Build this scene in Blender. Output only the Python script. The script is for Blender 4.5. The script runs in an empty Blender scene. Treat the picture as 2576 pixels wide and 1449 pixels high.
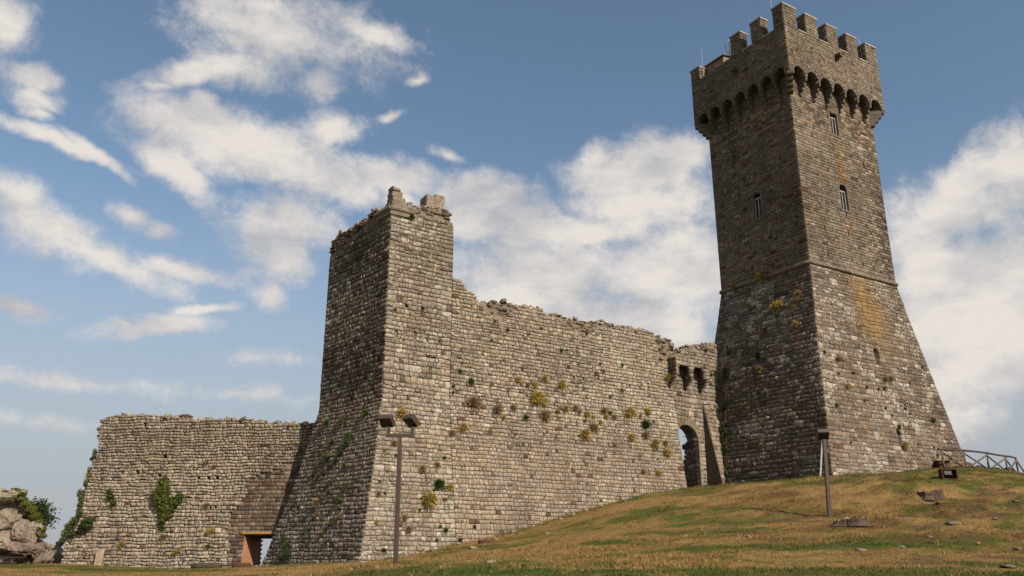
import bpy, math, random
import numpy as np
from mathutils import Matrix, Vector

random.seed(7)
RNG = np.random.default_rng(11)
scene = bpy.context.scene
COL = scene.collection

# ------------------------------------------------------------------ camera
FPX, CX, CY = 2100.0, 1288.0, 724.5          # focal length and centre for a 2576 px wide frame
PITCH = math.atan((1400 - CY) / FPX)
CAM = np.array([0.0, 0.0, 1.6])
cam_data = bpy.data.cameras.new('camera')
cam_data.sensor_width = 36.0
cam_data.lens = FPX / 2576 * 36.0
cam_data.clip_start = 0.1
cam_data.clip_end = 20000
cam = bpy.data.objects.new('camera', cam_data)
COL.objects.link(cam)
cam.location = CAM
cam.rotation_euler = (math.pi / 2 + PITCH, 0, 0)
scene.camera = cam

# ------------------------------------------------------------------ light
SUN_AZ, SUN_EL = math.radians(141), math.radians(36)      # clockwise from +Y
scene.view_settings.view_transform = 'Standard'
scene.view_settings.look = 'None'
scene.view_settings.gamma = 1.0
scene.view_settings.use_curve_mapping = False
scene.view_settings.exposure = 0.5
SUN_STRENGTH, SKY_STRENGTH = 5.0, 0.09
sun_data = bpy.data.lights.new('sun', 'SUN')
sun_data.energy = SUN_STRENGTH
sun_data.angle = math.radians(0.6)
sun_data.color = (1.0, 0.88, 0.72)
sun = bpy.data.objects.new('sun', sun_data)
COL.objects.link(sun)
TO_SUN = Vector((math.sin(SUN_AZ) * math.cos(SUN_EL), math.cos(SUN_AZ) * math.cos(SUN_EL), math.sin(SUN_EL)))
sun.rotation_euler = TO_SUN.to_track_quat('Z', 'Y').to_euler()
sun.location = (60, -60, 80)

cp, sp = math.cos(PITCH), math.sin(PITCH)
FW, UP, RT = np.array([0, cp, sp]), np.array([0, -sp, cp]), np.array([1.0, 0, 0])


def ray(u, v):
    return FW + RT * (u - CX) / FPX + UP * (CY - v) / FPX


def at(u, v, Y):
    d = ray(u, v)
    return CAM + d * (Y / d[1])


def proj(P):
    q = np.asarray(P) - CAM
    w = q @ FW
    return np.stack([CX + FPX * (q @ RT) / w, CY - FPX * (q @ UP) / w], -1)


def azd(a):
    a = math.radians(a)
    return np.array([math.sin(a), math.cos(a), 0.0])


def onplane(u, v, P0, a):
    n = np.cross(azd(a), [0, 0, 1])
    d = ray(u, v)
    return CAM + d * (((P0 - CAM) @ n) / (d @ n))


# ------------------------------------------------------------------ sky with clouds
def build_world():
    w = bpy.data.worlds.new('World')
    scene.world = w
    w.use_nodes = True
    nt = w.node_tree
    nt.nodes.clear()
    N = nt.nodes.new
    out = N('ShaderNodeOutputWorld')
    bg = N('ShaderNodeBackground')
    bg.inputs['Strength'].default_value = SKY_STRENGTH
    nt.links.new(bg.outputs[0], out.inputs[0])
    sky = N('ShaderNodeTexSky')
    sky.sky_type = 'NISHITA'
    sky.sun_disc = False
    sky.sun_elevation = SUN_EL
    sky.sun_rotation = SUN_AZ
    sky.altitude = 800
    sky.air_density = 1.0
    sky.dust_density = 2.2
    sky.ozone_density = 1.6

    def link(a, b):
        nt.links.new(a, b)

    def math_(op, a, b=None, c=None, clamp=False):
        n = N('ShaderNodeMath')
        n.operation = op
        n.use_clamp = clamp
        for i, x in enumerate((a, b, c)):
            if x is None:
                continue
            if isinstance(x, (int, float)):
                n.inputs[i].default_value = x
            else:
                link(x, n.inputs[i])
        return n.outputs[0]

    tc = N('ShaderNodeTexCoord')
    vec = tc.outputs['Generated']
    sep = N('ShaderNodeSeparateXYZ')
    link(vec, sep.inputs[0])
    x, y, z = sep.outputs
    azm = math_('ARCTAN2', x, y)
    el = math_('ARCSINE', z)

    def noise(scale, detail, rough=0.55, src=vec, dist=0.0, stretch=None):
        n = N('ShaderNodeTexNoise')
        n.inputs['Scale'].default_value = scale
        n.inputs['Detail'].default_value = detail
        n.inputs['Roughness'].default_value = rough
        n.inputs['Distortion'].default_value = dist
        if stretch:
            mp = N('ShaderNodeMapping')
            mp.inputs['Scale'].default_value = stretch
            link(src, mp.inputs[0])
            link(mp.outputs[0], n.inputs['Vector'])
        else:
            link(src, n.inputs['Vector'])
        return n
    warp = noise(9.0, 4.0, 0.6)
    ws = N('ShaderNodeSeparateColor')
    link(warp.outputs['Color'], ws.inputs[0])
    azw = math_('MULTIPLY_ADD', math_('SUBTRACT', ws.outputs[0], 0.5), 0.045, azm)
    elw = math_('MULTIPLY_ADD', math_('SUBTRACT', ws.outputs[1], 0.5), 0.035, el)
    pos = N('ShaderNodeCombineXYZ')
    link(azw, pos.inputs[0])
    link(elw, pos.inputs[1])

    # cloud masses: direction (given as a point of the frame), radii, tilt, weight
    blobs = [
        (720, 85, 215, 95, 0, 1.0), (640, 15, 150, 50, 0, .9), (920, 85, 120, 36, -10, .85), (480, 180, 105, 42, 22, .85), (600, 165, 110, 55, 0, .85),
        (800, 205, 60, 55, 0, .8), (400, 225, 60, 22, 15, .6),
        (520, 310, 165, 62, 0, 1.0), (520, 258, 50, 36, 0, .95), (640, 370, 240, 75, -6, .95), (850, 320, 85, 42, 0, .9), (760, 430, 210, 70, -6, .85),
        (720, 545, 130, 90, 0, .80), (705, 650, 75, 85, 0, .80), (680, 745, 45, 40, 0, .75), (970, 430, 110, 45, -12, .85), (450, 420, 100, 40, -25, .8), (1010, 500, 60, 30, 0, .6),
        (15, 60, 55, 90, 10, .85), (75, 205, 60, 35, -10, .85), (85, 255, 60, 32, -10, .8), (85, 290, 45, 20, 0, .6), (130, 355, 130, 20, -10, .85), (240, 395, 85, 20, -25, .8),
        (30, 500, 110, 50, -25, .95), (110, 575, 170, 55, -25, 1.0), (230, 640, 190, 42, -14, .95), (330, 545, 60, 32, -15, .75), (400, 575, 45, 30, 0, .7), (420, 670, 150, 26, -5, .75), (60, 770, 85, 26, -8, .8),
        (400, 820, 130, 24, 8, .9), (510, 780, 85, 15, 14, .75), (320, 815, 60, 14, -10, .6),
        (1230, 500, 110, 55, 0, .95), (1170, 560, 110, 45, 0, .85), (1310, 560, 110, 60, 0, .85), (1590, 430, 135, 70, 0, 1.0), (1500, 385, 55, 40, 0, .9), (1700, 395, 80, 48, 0, .95),
        (1620, 520, 170, 60, 0, .95), (1430, 590, 260, 48, 0, .85), (1420, 690, 330, 90, 0, .92), (1680, 690, 220, 130, 0, .92), (1300, 760, 230, 70, 0, .82), (1550, 800, 300, 90, 0, .88),
        (2470, 440, 190, 60, 22, 1.0), (2400, 530, 200, 90, 10, .95), (2560, 400, 120, 80, 20, .95), (2430, 680, 260, 120, 0, .80), (2560, 765, 50, 36, 0, .8), (2300, 640, 140, 110, 0, .75),
        (2400, 960, 200, 90, 0, .5), (2440, 830, 330, 260, 0, .88),
        (250, 960, 380, 40, 0, .20), (700, 900, 260, 50, 0, .22), (100, 1060, 300, 50, 0, .22), (1130, 395, 60, 16, -12, .45), (1045, 210, 40, 20, 20, .42), (980, 300, 50, 14, 10, .4),
        (620, 1000, 300, 50, 0, .25),
    ]
    field = None
    for (u, v, ru, rv, rot, wt) in blobs:
        d = ray(u, v)
        d = d / np.linalg.norm(d)
        a0, e0 = math.atan2(d[0], d[1]), math.asin(d[2])
        k = math.cos(math.atan2(math.hypot(u - CX, v - CY), FPX)) / FPX * 1.05
        mp = N('ShaderNodeMapping')
        mp.vector_type = 'TEXTURE'
        mp.inputs['Location'].default_value = (a0, e0, 0)
        mp.inputs['Rotation'].default_value = (0, 0, math.radians(rot))
        mp.inputs['Scale'].default_value = (ru * k / math.cos(e0) * 1.1, rv * k * 1.1, 1)
        link(pos.outputs[0], mp.inputs[0])
        ln = N('ShaderNodeVectorMath')
        ln.operation = 'LENGTH'
        link(mp.outputs[0], ln.inputs[0])
        f = math_('MULTIPLY_ADD', math_('MINIMUM', ln.outputs['Value'], 2.2), -0.80, 0.86 - (1 - wt) * 0.75)
        field = f if field is None else math_('SMOOTH_MAX', field, f, 0.12)
    # scattered cloud elsewhere, the same kind as in view, thinning where the masses above are laid out
    gen = noise(2.1, 6.0, 0.6, stretch=(1, 1, 2.2))
    dotn = N('ShaderNodeVectorMath')
    dotn.operation = 'DOT_PRODUCT'
    link(vec, dotn.inputs[0])
    dotn.inputs[1].default_value = tuple(FW)
    away = N('ShaderNodeMapRange')
    away.inputs['From Min'].default_value = 0.82
    away.inputs['From Max'].default_value = 0.68
    link(dotn.outputs['Value'], away.inputs['Value'])
    g2 = math_('MULTIPLY', math_('MULTIPLY_ADD', gen.outputs['Fac'], 5.0, -2.4), away.outputs[0])
    field = math_('MAXIMUM', field, math_('SUBTRACT', g2, math_('MULTIPLY_ADD', away.outputs[0], -0.6, 0.6)))

    fb = noise(7.0, 9.0, 0.62, dist=0.25, stretch=(1, 1, 1.5))
    fine = noise(22.0, 7.0, 0.68, dist=0.3)
    nn = math_('ADD', math_('MULTIPLY', math_('SUBTRACT', fb.outputs['Fac'], 0.5), 1.7),
               math_('MULTIPLY', math_('SUBTRACT', fine.outputs['Fac'], 0.5), 1.25))
    dens = math_('ADD', field, nn)
    cov = N('ShaderNodeMapRange')
    cov.interpolation_type = 'SMOOTHSTEP'
    cov.inputs['From Min'].default_value = -0.25
    cov.inputs['From Max'].default_value = 0.58
    cov.inputs['To Max'].default_value = 0.97
    link(dens, cov.inputs['Value'])
    # cloud colour: bright crowns, greyer bellies
    sh = noise(8.0, 6.0, 0.6, stretch=(1, 1, 2.0))
    shade = N('ShaderNodeMapRange')
    shade.inputs['From Min'].default_value = 0.36
    shade.inputs['From Max'].default_value = 0.62
    link(math_('MULTIPLY_ADD', dens, 0.06, sh.outputs['Fac']), shade.inputs['Value'])
    ccol = N('ShaderNodeMix')
    ccol.data_type = 'RGBA'
    k = 0.72 / SKY_STRENGTH
    ccol.inputs['A'].default_value = (0.47 * k, 0.475 * k, 0.505 * k, 1)
    ccol.inputs['B'].default_value = (0.80 * k, 0.745 * k, 0.69 * k, 1)
    link(shade.outputs[0], ccol.inputs['Factor'])
    # pale veil low over the horizon
    veil = N('ShaderNodeMapRange')
    veil.interpolation_type = 'SMOOTHSTEP'
    veil.inputs['From Min'].default_value = 0.46
    veil.inputs['From Max'].default_value = 0.02
    veil.inputs['To Max'].default_value = 0.94
    link(el, veil.inputs['Value'])
    base = N('ShaderNodeMix')
    base.data_type = 'RGBA'
    link(veil.outputs[0], base.inputs['Factor'])
    tint = N('ShaderNodeMix')
    tint.data_type = 'RGBA'
    tint.blend_type = 'MULTIPLY'
    tint.inputs['Factor'].default_value = 1.0
    link(sky.outputs[0], tint.inputs['A'])
    tint.inputs['B'].default_value = (1.12, 1.12, 1.02, 1)
    link(tint.outputs['Result'], base.inputs['A'])
    base.inputs['B'].default_value = (0.405 * k, 0.425 * k, 0.46 * k, 1)
    mix = N('ShaderNodeMix')
    mix.data_type = 'RGBA'
    link(cov.outputs[0], mix.inputs['Factor'])
    link(base.outputs['Result'], mix.inputs['A'])
    link(ccol.outputs['Result'], mix.inputs['B'])
    link(mix.outputs['Result'], bg.inputs['Color'])
    w.cycles.sampling_method = 'MANUAL'
    w.cycles.sample_map_resolution = 512


build_world()


# ------------------------------------------------------------------ noise for colour and relief
def vnoise(x, y, seed=0):
    x = np.asarray(x, float)
    y = np.asarray(y, float)
    xi, yi = np.floor(x).astype(np.int64), np.floor(y).astype(np.int64)
    fx, fy = x - xi, y - yi
    fx, fy = fx * fx * (3 - 2 * fx), fy * fy * (3 - 2 * fy)

    def h(a, b):
        n = (a * 374761393 + b * 668265263 + seed * 974634777) & 0xffffffff
        n = ((n ^ (n >> 13)) * 1274126177) & 0xffffffff
        return ((n ^ (n >> 16)) & 0xffff) / 65535.0
    return (h(xi, yi) * (1 - fx) + h(xi + 1, yi) * fx) * (1 - fy) + (h(xi, yi + 1) * (1 - fx) + h(xi + 1, yi + 1) * fx) * fy


def fbm(x, y, seed=0, octv=4):
    v, a, t = 0, 1.0, 0
    for i in range(octv):
        v = v + a * vnoise(np.asarray(x) * 2 ** i, np.asarray(y) * 2 ** i, seed + i * 17)
        t += a
        a *= 0.55
    return v / t


# ------------------------------------------------------------------ materials
def new_mat(name):
    m = bpy.data.materials.new(name)
    m.use_nodes = True
    nt = m.node_tree
    b = nt.nodes['Principled BSDF']
    return m, nt, b


def add_noise(nt, scale, detail=4, rough=0.6, coord='Object', stretch=None, dist=0.0):
    tc = nt.nodes.new('ShaderNodeTexCoord')
    n = nt.nodes.new('ShaderNodeTexNoise')
    n.inputs['Scale'].default_value = scale
    n.inputs['Detail'].default_value = detail
    n.inputs['Roughness'].default_value = rough
    n.inputs['Distortion'].default_value = dist
    src = tc.outputs[coord]
    if stretch:
        mp = nt.nodes.new('ShaderNodeMapping')
        mp.inputs['Scale'].default_value = stretch
        nt.links.new(src, mp.inputs[0])
        src = mp.outputs[0]
    nt.links.new(src, n.inputs['Vector'])
    return n.outputs['Fac']


def ramp(nt, fac, stops):
    r = nt.nodes.new('ShaderNodeValToRGB')
    e = r.color_ramp.elements
    while len(e) < len(stops):
        e.new(0.5)
    for i, (p, c) in enumerate(stops):
        e[i].position = p
        e[i].color = (c, c, c, 1) if isinstance(c, (int, float)) else (*c, 1)
    nt.links.new(fac, r.inputs[0])
    return r.outputs[0]


def mixc(nt, mode, fac, a, b):
    m = nt.nodes.new('ShaderNodeMix')
    m.data_type = 'RGBA'
    m.blend_type = mode
    for key, v in (('Factor', fac), ('A', a), ('B', b)):
        if isinstance(v, (int, float)):
            m.inputs[key].default_value = v
        elif isinstance(v, tuple):
            m.inputs[key].default_value = (*v, 1)
        else:
            nt.links.new(v, m.inputs[key])
    return m.outputs['Result']


def bump(nt, bsdf, height, strength=0.5, dist=0.02):
    b = nt.nodes.new('ShaderNodeBump')
    b.inputs['Strength'].default_value = strength
    b.inputs['Distance'].default_value = dist
    nt.links.new(height, b.inputs['Height'])
    nt.links.new(b.outputs[0], bsdf.inputs['Normal'])


def mathn(nt, op, a, b):
    n = nt.nodes.new('ShaderNodeMath')
    n.operation = op
    for i, x in enumerate((a, b)):
        if isinstance(x, (int, float)):
            n.inputs[i].default_value = x
        else:
            nt.links.new(x, n.inputs[i])
    return n.outputs[0]


def make_stone_mat():
    m, nt, b = new_mat('weathered_stone')
    at_ = nt.nodes.new('ShaderNodeAttribute')
    at_.attribute_name = 'tint'
    col, lich = at_.outputs['Color'], at_.outputs['Alpha']
    n1 = add_noise(nt, 9.0, 6, 0.65)
    n2 = add_noise(nt, 2.3, 4, 0.6)
    n3 = add_noise(nt, 0.45, 4, 0.6, stretch=(1, 1, 0.45))
    c = mixc(nt, 'MULTIPLY', 1.0, col, ramp(nt, n1, [(0.25, 0.72), (0.5, 1.0), (0.75, 1.22)]))
    c = mixc(nt, 'MULTIPLY', 0.8, c, ramp(nt, n2, [(0.3, 0.72), (0.55, 1.0), (0.8, 1.2)]))
    c = mixc(nt, 'MULTIPLY', 0.8, c, ramp(nt, n3, [(0.28, (0.60, 0.57, 0.55)), (0.5, (0.97, 0.96, 0.95)), (0.75, (1.14, 1.13, 1.1))]))
    # pale crust lichen in small specks
    sp1 = add_noise(nt, 9.5, 4, 0.7, dist=0.8)
    mask = mathn(nt, 'GREATER_THAN', mathn(nt, 'ADD', sp1, mathn(nt, 'MULTIPLY', lich, 0.22)), 0.715)
    c = mixc(nt, 'MIX', mathn(nt, 'MULTIPLY', mask, 0.7), c, (0.37, 0.345, 0.295))
    vo = nt.nodes.new('ShaderNodeTexVoronoi')
    vo.inputs['Scale'].default_value = 6.5
    tcv = nt.nodes.new('ShaderNodeTexCoord')
    nt.links.new(tcv.outputs['Object'], vo.inputs['Vector'])
    sepc = nt.nodes.new('ShaderNodeSeparateColor')
    nt.links.new(vo.outputs['Color'], sepc.inputs[0])
    lim = mathn(nt, 'MULTIPLY', mathn(nt, 'POWER', sepc.outputs[0], 2.0), mathn(nt, 'MULTIPLY', lich, 0.62))
    dots = mathn(nt, 'LESS_THAN', mathn(nt, 'ADD', vo.outputs['Distance'], mathn(nt, 'MULTIPLY', n1, 0.12)), lim)
    c = mixc(nt, 'MIX', mathn(nt, 'MULTIPLY', dots, 0.8), c, (0.40, 0.375, 0.325))
    # dark lichen specks
    sp2 = add_noise(nt, 13.0, 3, 0.7)
    c = mixc(nt, 'MIX', mathn(nt, 'MULTIPLY', mathn(nt, 'GREATER_THAN', sp2, 0.575), 0.65), c, (0.040, 0.034, 0.029))
    nt.links.new(c, b.inputs['Base Color'])
    b.inputs['Roughness'].default_value = 0.95
    b.inputs['Specular IOR Level'].default_value = 0.15
    bump(nt, b, n1, 0.8, 0.03)
    return m


def simple_mat(name, color, rough=0.8, metal=0.0, var=0.25, scale=6.0, bmp=0.0, spec=0.3):
    m, nt, b = new_mat(name)
    n = add_noise(nt, scale, 5, 0.6)
    color = tuple(q * 0.74 for q in color)
    c = mixc(nt, 'MULTIPLY', 1.0, color, ramp(nt, n, [(0.25, 1 - var), (0.75, 1 + var)]))
    nt.links.new(c, b.inputs['Base Color'])
    b.inputs['Roughness'].default_value = rough
    b.inputs['Metallic'].default_value = metal
    b.inputs['Specular IOR Level'].default_value = spec
    if bmp:
        bump(nt, b, n, bmp, 0.02)
    return m


def attr_mat(name, rough=0.85, trans=0.0):
    m, nt, b = new_mat(name)
    at_ = nt.nodes.new('ShaderNodeAttribute')
    at_.attribute_name = 'tint'
    nt.links.new(at_.outputs['Color'], b.inputs['Base Color'])
    b.inputs['Roughness'].default_value = rough
    b.inputs['Specular IOR Level'].default_value = 0.1
    if trans:
        t = nt.nodes.new('ShaderNodeBsdfTranslucent')
        nt.links.new(at_.outputs['Color'], t.inputs['Color'])
        mx = nt.nodes.new('ShaderNodeMixShader')
        mx.inputs[0].default_value = trans
        nt.links.new(b.outputs[0], mx.inputs[1])
        nt.links.new(t.outputs[0], mx.inputs[2])
        nt.links.new(mx.outputs[0], nt.nodes['Material Output'].inputs[0])
    return m


MAT_STONE = make_stone_mat()
MAT_MORTAR = simple_mat('dark_mortar', (0.195, 0.160, 0.122), 0.98, var=0.45, scale=3.0, bmp=0.6, spec=0.05)
MAT_KMORTAR = simple_mat('keep_mortar', (0.135, 0.108, 0.080), 0.98, var=0.45, scale=3.0, bmp=0.6, spec=0.05)
MAT_CAP = simple_mat('pale_coping', (0.32, 0.285, 0.235), 0.9, var=0.3, scale=4.0, bmp=0.3)
MAT_LAMP = simple_mat('brown_metal', (0.060, 0.041, 0.032), 0.5, var=0.12, scale=3.0, spec=0.4)
MAT_DARKGLASS = simple_mat('dark_glass', (0.022, 0.023, 0.026), 0.25, var=0.1, spec=0.5)
MAT_LENS = simple_mat('dark_lens', (0.028, 0.024, 0.022), 0.35, var=0.1, spec=0.4)
MAT_FRAME = simple_mat('pale_frame', (0.42, 0.42, 0.41), 0.6, var=0.1)
MAT_STEEL = simple_mat('galvanised_steel', (0.42, 0.42, 0.41), 0.5, var=0.15)
MAT_RUST = simple_mat('rusty_iron', (0.085, 0.035, 0.020), 0.9, var=0.45, scale=9.0, bmp=0.3)
MAT_WOOD = simple_mat('grey_wood', (0.115, 0.092, 0.075), 0.9, var=0.3, scale=8.0, bmp=0.4)
MAT_WOODRED = simple_mat('reddish_wood', (0.065, 0.047, 0.039), 0.9, var=0.3, scale=8.0, bmp=0.4)
MAT_STUMP = simple_mat('weathered_stump', (0.080, 0.055, 0.038), 0.95, var=0.5, scale=7.0, bmp=0.9)
MAT_STUMPTOP = simple_mat('bleached_stump_top', (0.25, 0.21, 0.17), 0.95, var=0.35, scale=6.0, bmp=0.6)
MAT_ROCK = simple_mat('bare_rock', (0.33, 0.28, 0.215), 0.95, var=0.6, scale=1.6, bmp=1.0)
MAT_LEAF = attr_mat('foliage', 0.8, 0.25)
MAT_GRASS = attr_mat('grass_blades', 0.9, 0.3)


def make_brick():
    m, nt, b = new_mat('orange_brick')
    tc = nt.nodes.new('ShaderNodeTexCoord')
    mp = nt.nodes.new('ShaderNodeMapping')
    nt.links.new(tc.outputs['UV'], mp.inputs[0])
    br = nt.nodes.new('ShaderNodeTexBrick')
    br.inputs['Scale'].default_value = 1.0
    br.inputs['Brick Width'].default_value = 0.26
    br.inputs['Row Height'].default_value = 0.075
    br.inputs['Mortar Size'].default_value = 0.008
    br.inputs['Color1'].default_value = (0.36, 0.145, 0.066, 1)
    br.inputs['Color2'].default_value = (0.29, 0.11, 0.052, 1)
    br.inputs['Mortar'].default_value = (0.34, 0.25, 0.165, 1)
    nt.links.new(mp.outputs[0], br.inputs['Vector'])
    n = add_noise(nt, 1.5, 5)
    c = mixc(nt, 'MULTIPLY', 1.0, br.outputs['Color'], ramp(nt, n, [(0.3, 0.8), (0.7, 1.15)]))
    nt.links.new(c, b.inputs['Base Color'])
    b.inputs['Roughness'].default_value = 0.95
    bump(nt, b, br.outputs['Fac'], -0.4, 0.01)
    return m


MAT_BRICK = make_brick()


# ------------------------------------------------------------------ mesh helpers
def mesh_obj(name, verts, faces, mat, parent=None, tint=None, smooth=False):
    me = bpy.data.meshes.new(name)
    me.from_pydata([tuple(v) for v in verts], [], faces)
    me.materials.append(mat)
    if tint is not None:
        a = me.attributes.new('tint', 'FLOAT_COLOR', 'POINT')
        a.data.foreach_set('color', np.ascontiguousarray(tint, dtype=np.float32).ravel())
    if smooth:
        me.polygons.foreach_set('use_smooth', [True] * len(me.polygons))
    o = bpy.data.objects.new(name, me)
    COL.objects.link(o)
    if parent is not None:
        attach(o, parent)
    return o


def fast_mesh(name, V, loops, sizes, mat, tint=None, smooth=False):
    me = bpy.data.meshes.new(name)
    V = np.ascontiguousarray(V, dtype=np.float32).reshape(-1, 3)
    loops = np.ascontiguousarray(loops, dtype=np.int32).ravel()
    sizes = np.ascontiguousarray(sizes, dtype=np.int32).ravel()
    me.vertices.add(len(V))
    me.vertices.foreach_set('co', V.ravel())
    me.loops.add(len(loops))
    me.loops.foreach_set('vertex_index', loops)
    me.polygons.add(len(sizes))
    st = np.zeros(len(sizes), np.int32)
    st[1:] = np.cumsum(sizes)[:-1]
    me.polygons.foreach_set('loop_start', st)
    if tint is not None:
        a = me.attributes.new('tint', 'FLOAT_COLOR', 'POINT')
        a.data.foreach_set('color', np.ascontiguousarray(tint, dtype=np.float32).ravel())
    me.materials.append(mat)
    me.update(calc_edges=True)
    if smooth:
        me.polygons.foreach_set('use_smooth', [True] * len(sizes))
    return me


def link_mesh(name, me, parent=None):
    o = bpy.data.objects.new(name, me)
    COL.objects.link(o)
    if parent is not None:
        attach(o, parent)
    return o


def attach(o, parent):
    o.parent = parent
    if parent.type == 'EMPTY':          # meshes are built in world coordinates
        o.matrix_parent_inverse = Matrix.Translation(-parent.location)


def thing(name, label, cat, loc, group=None):
    o = bpy.data.objects.new(name, None)
    o.empty_display_size = 0.3
    COL.objects.link(o)
    o.location = tuple(float(q) for q in loc)
    return tag(o, label, cat, group, 'thing')


def tag(o, label=None, cat=None, group=None, kind=None):
    if label:
        o['label'] = label
    if cat:
        o['category'] = cat
    if group:
        o['group'] = group
    if kind:
        o['kind'] = kind
    return o


class MB:
    """collects shapes in world coordinates into one mesh"""

    def __init__(s):
        s.v, s.f = [], []

    def add(s, V, Fs):
        k = len(s.v)
        s.v += [tuple(float(c) for c in p) for p in V]
        s.f += [tuple(i + k for i in f) for f in Fs]

    def frame_box(s, c, ax, ay, az_, jit=0.0):
        c, ax, ay, az_ = map(np.asarray, (c, ax, ay, az_))
        V = []
        for sx, sy, sz in ((-1, -1, -1), (1, -1, -1), (1, 1, -1), (-1, 1, -1), (-1, -1, 1), (1, -1, 1), (1, 1, 1), (-1, 1, 1)):
            V.append(c + ax * sx + ay * sy + az_ * sz + (RNG.normal(0, jit, 3) if jit else 0))
        s.add(V, [(0, 3, 2, 1), (4, 5, 6, 7), (0, 1, 5, 4), (1, 2, 6, 5), (2, 3, 7, 6), (3, 0, 4, 7)])

    def tube(s, pts, r, n=8, cap=True):
        pts = [np.asarray(p, float) for p in pts]
        rr = r if isinstance(r, (list, tuple)) else [r] * len(pts)
        rings = []
        for i, p in enumerate(pts):
            d = pts[min(i + 1, len(pts) - 1)] - pts[max(i - 1, 0)]
            d = d / np.linalg.norm(d)
            a = np.cross(d, [0, 0, 1.0])
            if np.linalg.norm(a) < 1e-3:
                a = np.array([1.0, 0, 0])
            a /= np.linalg.norm(a)
            b = np.cross(a, d)
            rings.append([p + rr[i] * (a * math.cos(2 * math.pi * k / n) + b * math.sin(2 * math.pi * k / n)) for k in range(n)])
        V = [q for ring in rings for q in ring]
        Fs = []
        for i in range(len(pts) - 1):
            for k in range(n):
                Fs.append((i * n + k, i * n + (k + 1) % n, (i + 1) * n + (k + 1) % n, (i + 1) * n + k))
        if cap:
            Fs.append(tuple(range(n))[::-1])
            Fs.append(tuple((len(pts) - 1) * n + k for k in range(n)))
        s.add(V, Fs)

    def build(s, name, mat, parent=None, tint=None, smooth=False):
        t = None
        if tint is not None:
            t = np.tile(np.asarray(tint, np.float32), (len(s.v), 1))
        return mesh_obj(name, s.v, s.f, mat, parent, t, smooth)


def bevel(o, w=0.02, seg=2):
    md = o.modifiers.new('bevel', 'BEVEL')
    md.width = w
    md.segments = seg
    md.limit_method = 'ANGLE'
    return o


Z3 = np.array([0, 0, 1.0])

# ------------------------------------------------------------------ plan of the castle
MA, LA = 55, -41                                # bearings: curtain wall, flank of the corner tower
TM = azd(MA)
NM = np.cross(TM, Z3)
A0 = at(968, 870, 45.0)                         # upper corner of the ruined corner tower
A0[2] = 0
TL = azd(LA)
NL = -np.cross(TL, Z3)                          # outward normal of the flank
NL = NL if NL[1] < 0 else -NL
AB = onplane(833, 605, np.array([*A0[:2], 0]), LA)
AB[2] = 0
B0 = at(905, 1415, 43.3)
B0z = B0[2]
BB = onplane(655, 1428, B0, LA)
BREAK_Z = 9.4

K0 = at(2095, 1197, 51.4)
S0 = at(2037, 655, 54.2)
KA, KL_AZ = 58, -32
TKR, TKL = azd(KA), azd(KL_AZ)
SR = onplane(2253, 712, S0, KA)
SL = onplane(1800, 550, S0, KL_AZ)
KR = onplane(2450, 1186, K0, KA)
nKR = np.cross(TKR, Z3)                         # outward, right face
nKL = np.array([-TKR[0], -TKR[1], 0])           # outward, left face (perpendicular)
SB = SR + SL - S0
KLc = SL + nKL * 2.48 - nKR * 2.0
KB = SB - nKR * 2.0 + TKR * 2.1
STRING_Z = 20.95

LWA = 97                                        # bearing of the far left wall
LW0 = at(700, 1426, 52.3)
TLW = azd(LWA)
NLW = np.cross(TLW, Z3)

# ------------------------------------------------------------------ ground
ctrl = []


def gp(u, v, Y):
    ctrl.append(at(u, v, Y))


for (u, v) in ((905, 1415), (1010, 1400), (1120, 1378), (1250, 1350), (1400, 1305), (1500, 1275), (1600, 1250), (1714, 1233)):
    nb = 1.13 + (0.75 - 1.13) * (u - 905) / 800
    ctrl.append(onplane(u, v, A0 + NM * nb, MA))
for (u, v) in ((1740, 1233), (1790, 1230)):
    ctrl.append(onplane(u, v, A0 + NM * 0.5, MA))
for (u, v) in ((1850, 1223), (1950, 1212), (2095, 1197)):
    ctrl.append(onplane(u, v, K0, KL_AZ))
for (u, v) in ((2250, 1190), (2350, 1182), (2425, 1173)):
    ctrl.append(onplane(u, v, K0, KA))
ctrl.append(BB)
for (u, v) in ((175, 1419), (300, 1426), (450, 1432), (600, 1436)):
    ctrl.append(onplane(u, v, LW0 + NLW * 0.5, LWA))
for a in ((0, 1433, 57), (60, 1431, 60), (-200, 1436, 55), (0, 1452, 36), (500, 1450, 36), (850, 1438, 36), (995, 1411, 28), (1300, 1400, 34),
          (1150, 1418, 27), (1500, 1362, 38), (1288, 1449, 21.5), (800, 1452, 27), (1700, 1449, 21), (1700, 1330, 40), (2000, 1449, 22), (1900, 1330, 38),
          (2087, 1298, 40), (2160, 1318, 36), (2335, 1246, 42.5), (2390, 1212, 46.5), (2450, 1262, 41.5), (2576, 1300, 37), (2300, 1380, 29),
          (2576, 1400, 27), (2300, 1449, 22), (2576, 1449, 21), (2750, 1330, 34), (2800, 1449, 21), (2376, 1178, 55), (2437, 1178, 56.5), (2505, 1181, 59),
          (2570, 1192, 60), (2760, 1240, 56)):
    gp(*a)
for xyz in ((0, 0, 0), (6, 6, .25), (-6, 6, .25), (0, 10, .6), (-12, 12, .6), (14, 10, .6), (-20, 0, -.3), (20, 0, -.3), (0, -15, -1.5),
            (35, 25, 2.3), (-40, 30, .3), (50, 55, 6.0), (-45, 60, 0.2), (-20, 75, -2), (10, 78, 1.5), (30, 82, 4), (55, 75, 4), (10, 66, 4.5), (-12, 60, 0.6)):
    ctrl.append(np.array(xyz, float))
ctrl = np.array(ctrl)


def _tps(r2):
    return np.where(r2 > 1e-9, 0.5 * r2 * np.log(np.maximum(r2, 1e-9)), 0.0)


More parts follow.
